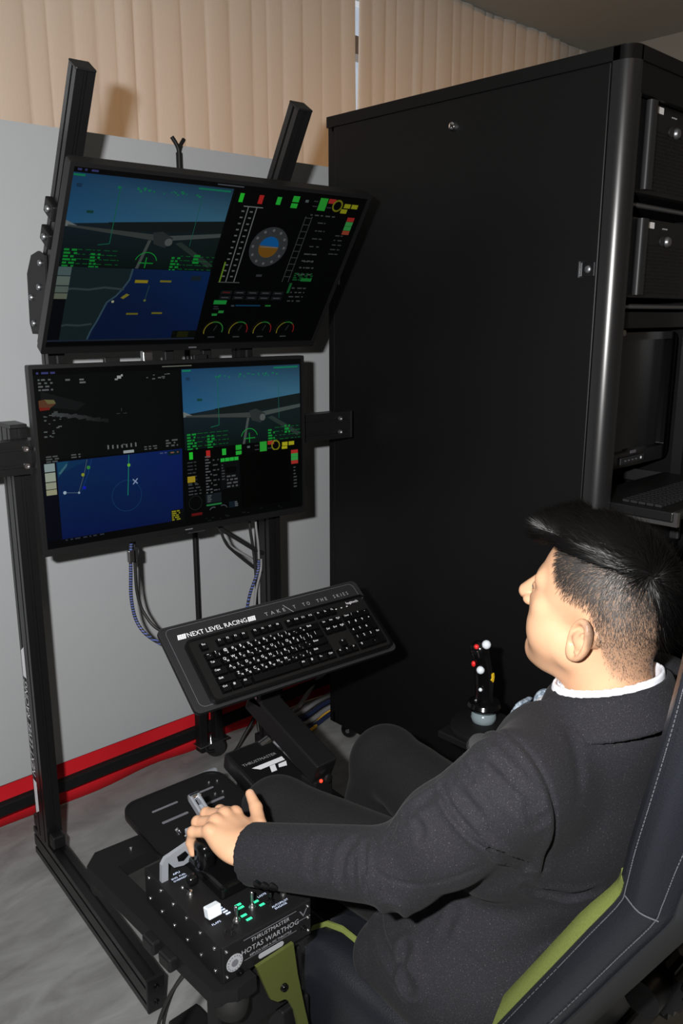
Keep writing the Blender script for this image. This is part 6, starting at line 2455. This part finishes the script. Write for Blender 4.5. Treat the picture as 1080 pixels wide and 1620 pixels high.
tv, tf = surfnet(tie_sdf, (0.95, 0.54, 0.64), (1.17, 0.80, 0.91), 0.0032)
np_mesh('tie', tv - ORI, tf, 'tie', man)

# cuff buttons on the left sleeve
for k in range(len(CUFFB)):
    p = np.array(CUFFB[k]) - ORI
    mb = MB().lathe([(0.0072, 0), (0.0076, 0.0015), (0.0070, 0.003), (0.0054, 0.0022), (0.0002, 0.0022)], tuple(p), CUFFN, 14)
    bt = mb.build('cuff_button', 'gloss_black', jacket, 40)


def trousers_sdf(P):
    d = None
    for h_, k, a in ((HIPL, KNL, ANL), (HIPR, KNR, ANR)):
        h_, k, a = np.array(h_), np.array(k), np.array(a)
        e = cone(P, h_, k, 0.100, 0.073)
        e = sm(e, cone(P, k, a, 0.072, 0.060), 0.02)
        dn = (a - k) / np.linalg.norm(a - k)
        x = cone(P, k + V3(0, -0.015, -0.02), k + V3(0, 0.02, -0.02), 0.066, 0.066)
        e = sm(e, x, 0.02)
        # soft pull lines behind the knee
        e = e + 0.0030 * np.sin((P @ V3(20, 70, 95))) * np.exp(-(np.linalg.norm(P - (k + V3(0, -0.07, -0.03)).astype(np.float32), axis=1) / 0.075) ** 2)
        d = e if d is None else sm(d, e, 0.02)
    d = sm(d, ell(P, (1.06, 0.70, 0.46), (0.175, 0.12, 0.10)), 0.04)
    d = np.maximum(d, 0.105 - P[:, 2])
    return d


pv, pf = surfnet(trousers_sdf, (0.79, 0.57, 0.09), (1.34, 1.46, 0.60), 0.0060)
np_mesh('trousers', pv - ORI, pf, 'trouser', man)

for (a, yaw) in ((ANL, 0), (ANR, 0)):
    def shoe_sdf(P, a=a):
        q = P - V3(a[0], a[1], 0.0)
        d = cone(q, (0, -0.03, 0.048), (0, 0.06, 0.044), 0.040, 0.038)
        d = sm(d, cone(q, (0, 0.06, 0.040), (0, 0.165, 0.032), 0.040, 0.030), 0.02)
        d = sm(d, cone(q, (0, -0.005, 0.05), (0, -0.01, 0.105), 0.040, 0.040), 0.02)
        d = np.maximum(d, 0.004 - q[:, 2])
        return d
    xv, xf = surfnet(shoe_sdf, (a[0] - 0.07, a[1] - 0.10, -0.005), (a[0] + 0.07, a[1] + 0.22, 0.16), 0.006)
    np_mesh('shoe', xv - ORI, xf, 'shoe_leather', man)


# ---------------- hair: dense longer strands on top, cropped strands on the sides
def hair_cap(P):
    d = head_sdf(P)
    x, y, z = np.abs(P[:, 0]), P[:, 1], P[:, 2]
    low = np.interp(y, [-0.14, -0.105, -0.085, -0.05, 0.0, 0.04, 0.065, 0.10], [0.000, 0.000, 0.040, 0.078, 0.082, 0.086, 0.088, 0.090])
    low2 = np.interp(y, [-0.14, -0.11, -0.085, -0.05, 0.0, 0.04, 0.065, 0.10], [0.070, 0.074, 0.082, 0.090, 0.090, 0.089, 0.089, 0.090])
    wl = np.clip((-0.012 - P[:, 0]) / 0.03, 0, 1)
    low = low * (1 - wl) + low2 * wl
    vol = np.interp(y, [-0.12, -0.07, 0.0, 0.05, 0.085, 0.12], [0.004, 0.008, 0.014, 0.019, 0.022, 0.020])
    e = d - vol * np.clip((z - low) / 0.03 + 0.3, 0, 1) - 0.0012 * vnoise(P, 300, 4)
    # quiff projecting over the forehead
    e = sm(e, cone(P, (-0.048, 0.084, 0.108), (0.048, 0.084, 0.108), 0.020, 0.020), 0.03)
    e = np.maximum(e, low - z)
    return e


hcv, hcf = surfnet(hair_cap, (-0.115, -0.150, 0.0), (0.115, 0.140, 0.165), 0.0028)
hair = np_mesh('hair', HS * hcv @ HR.T + HEAD - ORI, hcf, 'hair', man)


def tri_sample(verts, faces, n, rng, mask=None):
    a, b, c, d = (verts[faces[:, i]] for i in range(4))
    nrm = np.cross(c - a, d - b)
    ar = np.linalg.norm(nrm, axis=1) / 2
    cen = (a + b + c + d) / 4
    w = ar.copy()
    if mask is not None:
        w = w * mask(cen)
    pick = rng.choice(len(faces), n, p=w / w.sum())
    s, t = rng.random((2, n))
    s, t = s[:, None], t[:, None]
    p = (a[pick] * (1 - s) + b[pick] * s) * (1 - t) + (d[pick] * (1 - s) + c[pick] * s) * t
    nn = nrm[pick] / np.linalg.norm(nrm[pick], axis=1)[:, None]
    return p, nn


def strands(P, N, D, length, width, lift, curl, segs, rng, name, m, parent, droop=0.0):
    n = len(P)
    T = D - N * (D * N).sum(1)[:, None]
    T = T / (np.linalg.norm(T, axis=1)[:, None] + 1e-9)
    B = np.cross(N, T)
    pts = [P]
    dirn = T * math.cos(R(lift)) + N * math.sin(R(lift))
    dirn = dirn + rng.normal(0, curl, (n, 3))
    dirn /= np.linalg.norm(dirn, axis=1)[:, None]
    for k in range(segs):
        pts.append(pts[-1] + dirn * (length / segs)[:, None])
        dirn = dirn - N * (0.9 * math.sin(R(lift)) * 2 / segs) + np.array([0, 0, -droop / segs])
        dirn /= np.linalg.norm(dirn, axis=1)[:, None]
    vs, fs = [], []
    for k, p in enumerate(pts):
        wd = width * (1 - 0.85 * k / segs)
        vs.append(p - B * wd)
        vs.append(p + B * wd)
    V = np.stack(vs, 1)                      # n, 2*(segs+1), 3
    m_ = V.shape[1]
    F = []
    base = np.arange(n)[:, None] * m_
    for k in range(segs):
        F.append(base + np.array([2 * k, 2 * k + 1, 2 * k + 3, 2 * k + 2])[None])
    F = np.concatenate(F)
    o = np_mesh(name, HS * V.reshape(-1, 3) @ HR.T + HEAD - ORI, F, m, parent)
    o['kind'] = 'stuff'
    return o


rng = np.random.default_rng(7)
CROWN = np.array((-0.030, -0.088, 0.088))


def flow(P):
    """hair direction: out of the crown whorl, forward on top, down at the back"""
    d = P - CROWN
    sw = np.cross(np.tile([[0.0, -0.6, 0.8]], (len(P), 1)), d)
    r_ = np.linalg.norm(d, axis=1)[:, None]
    f = d / (r_ + 1e-6) + 0.7 * sw / (r_ + 1e-6) * np.exp(-r_ / 0.05)
    top = np.clip((P[:, 2] - 0.06) / 0.04, 0, 1)[:, None]
    f = f * 0.8 + top * np.array([[0.10, 0.8, 0.1]]) * (P[:, 1] > -0.04)[:, None]
    low = np.clip((0.06 - P[:, 2]) / 0.05, 0, 1)[:, None]
    f = f + low * np.array([[0, -0.25, -0.6]])
    return f


# long strands on top and over the back
p, nn = tri_sample(hcv, hcf, 9000, rng, lambda c: (c[:, 2] > 0.085) * (head_sdf(c.astype(np.float32)) > 0.001))
ln = rng.uniform(0.014, 0.026, len(p))
strands(p, nn, flow(p) * np.array([[1, 1, 0.2]]) + np.array([[0.3, 0.5, 0.1]]), ln, 0.00055, 12, 0.16, 4, rng, 'top_strands', 'hair', hair)
p, nn = tri_sample(hcv, hcf, 1800, rng, lambda c: np.exp(-(np.linalg.norm(c - CROWN, axis=1) / 0.045) ** 2) * (c[:, 1] < -0.05) * (c[:, 0] > -0.045))
strands(p, nn, flow(p), rng.uniform(0.02, 0.042, len(p)), 0.0006, 20, 0.15, 5, rng, 'crown_strands', 'hair', hair, 0.6)
p, nn = tri_sample(hcv, hcf, 900, rng, lambda c: (c[:, 1] > 0.06) * (c[:, 2] > 0.09) * 1.0)
strands(p, nn, np.tile([[0.0, 1.0, 0.15]], (len(p), 1)), rng.uniform(0.008, 0.016, len(p)), 0.0006, 10, 0.15, 4, rng, 'fringe_strands', 'hair', hair)
# back lock falling from the crown
p, nn = tri_sample(hcv, hcf, 2200, rng, lambda c: (c[:, 1] < -0.07) * (c[:, 2] < 0.10) * (c[:, 0] > -0.03) * 1.0)
strands(p, nn, np.tile([[0.1, -0.3, -1.0]], (len(p), 1)) + 0.2 * flow(p), rng.uniform(0.025, 0.05, len(p)), 0.0006, 14, 0.14, 5, rng, 'back_strands', 'hair', hair)
# cropped sides
p, nn = tri_sample(hv, hf, 26000, rng, lambda c: hair_mask(c) * (0.35 + np.clip((c[:, 2] + 0.06) / 0.12, 0, 1)) * (np.abs(c[:, 0]) < 0.082))
ln = np.clip(0.0034 + 0.075 * (p[:, 2] + 0.02), 0.0030, 0.011) * rng.uniform(0.7, 1.2, len(p))
strands(p, nn, flow(p) + np.array([[0, -0.3, -0.5]]), ln, 0.00026, 24, 0.22, 2, rng, 'cropped_strands', 'hair_short', hair)
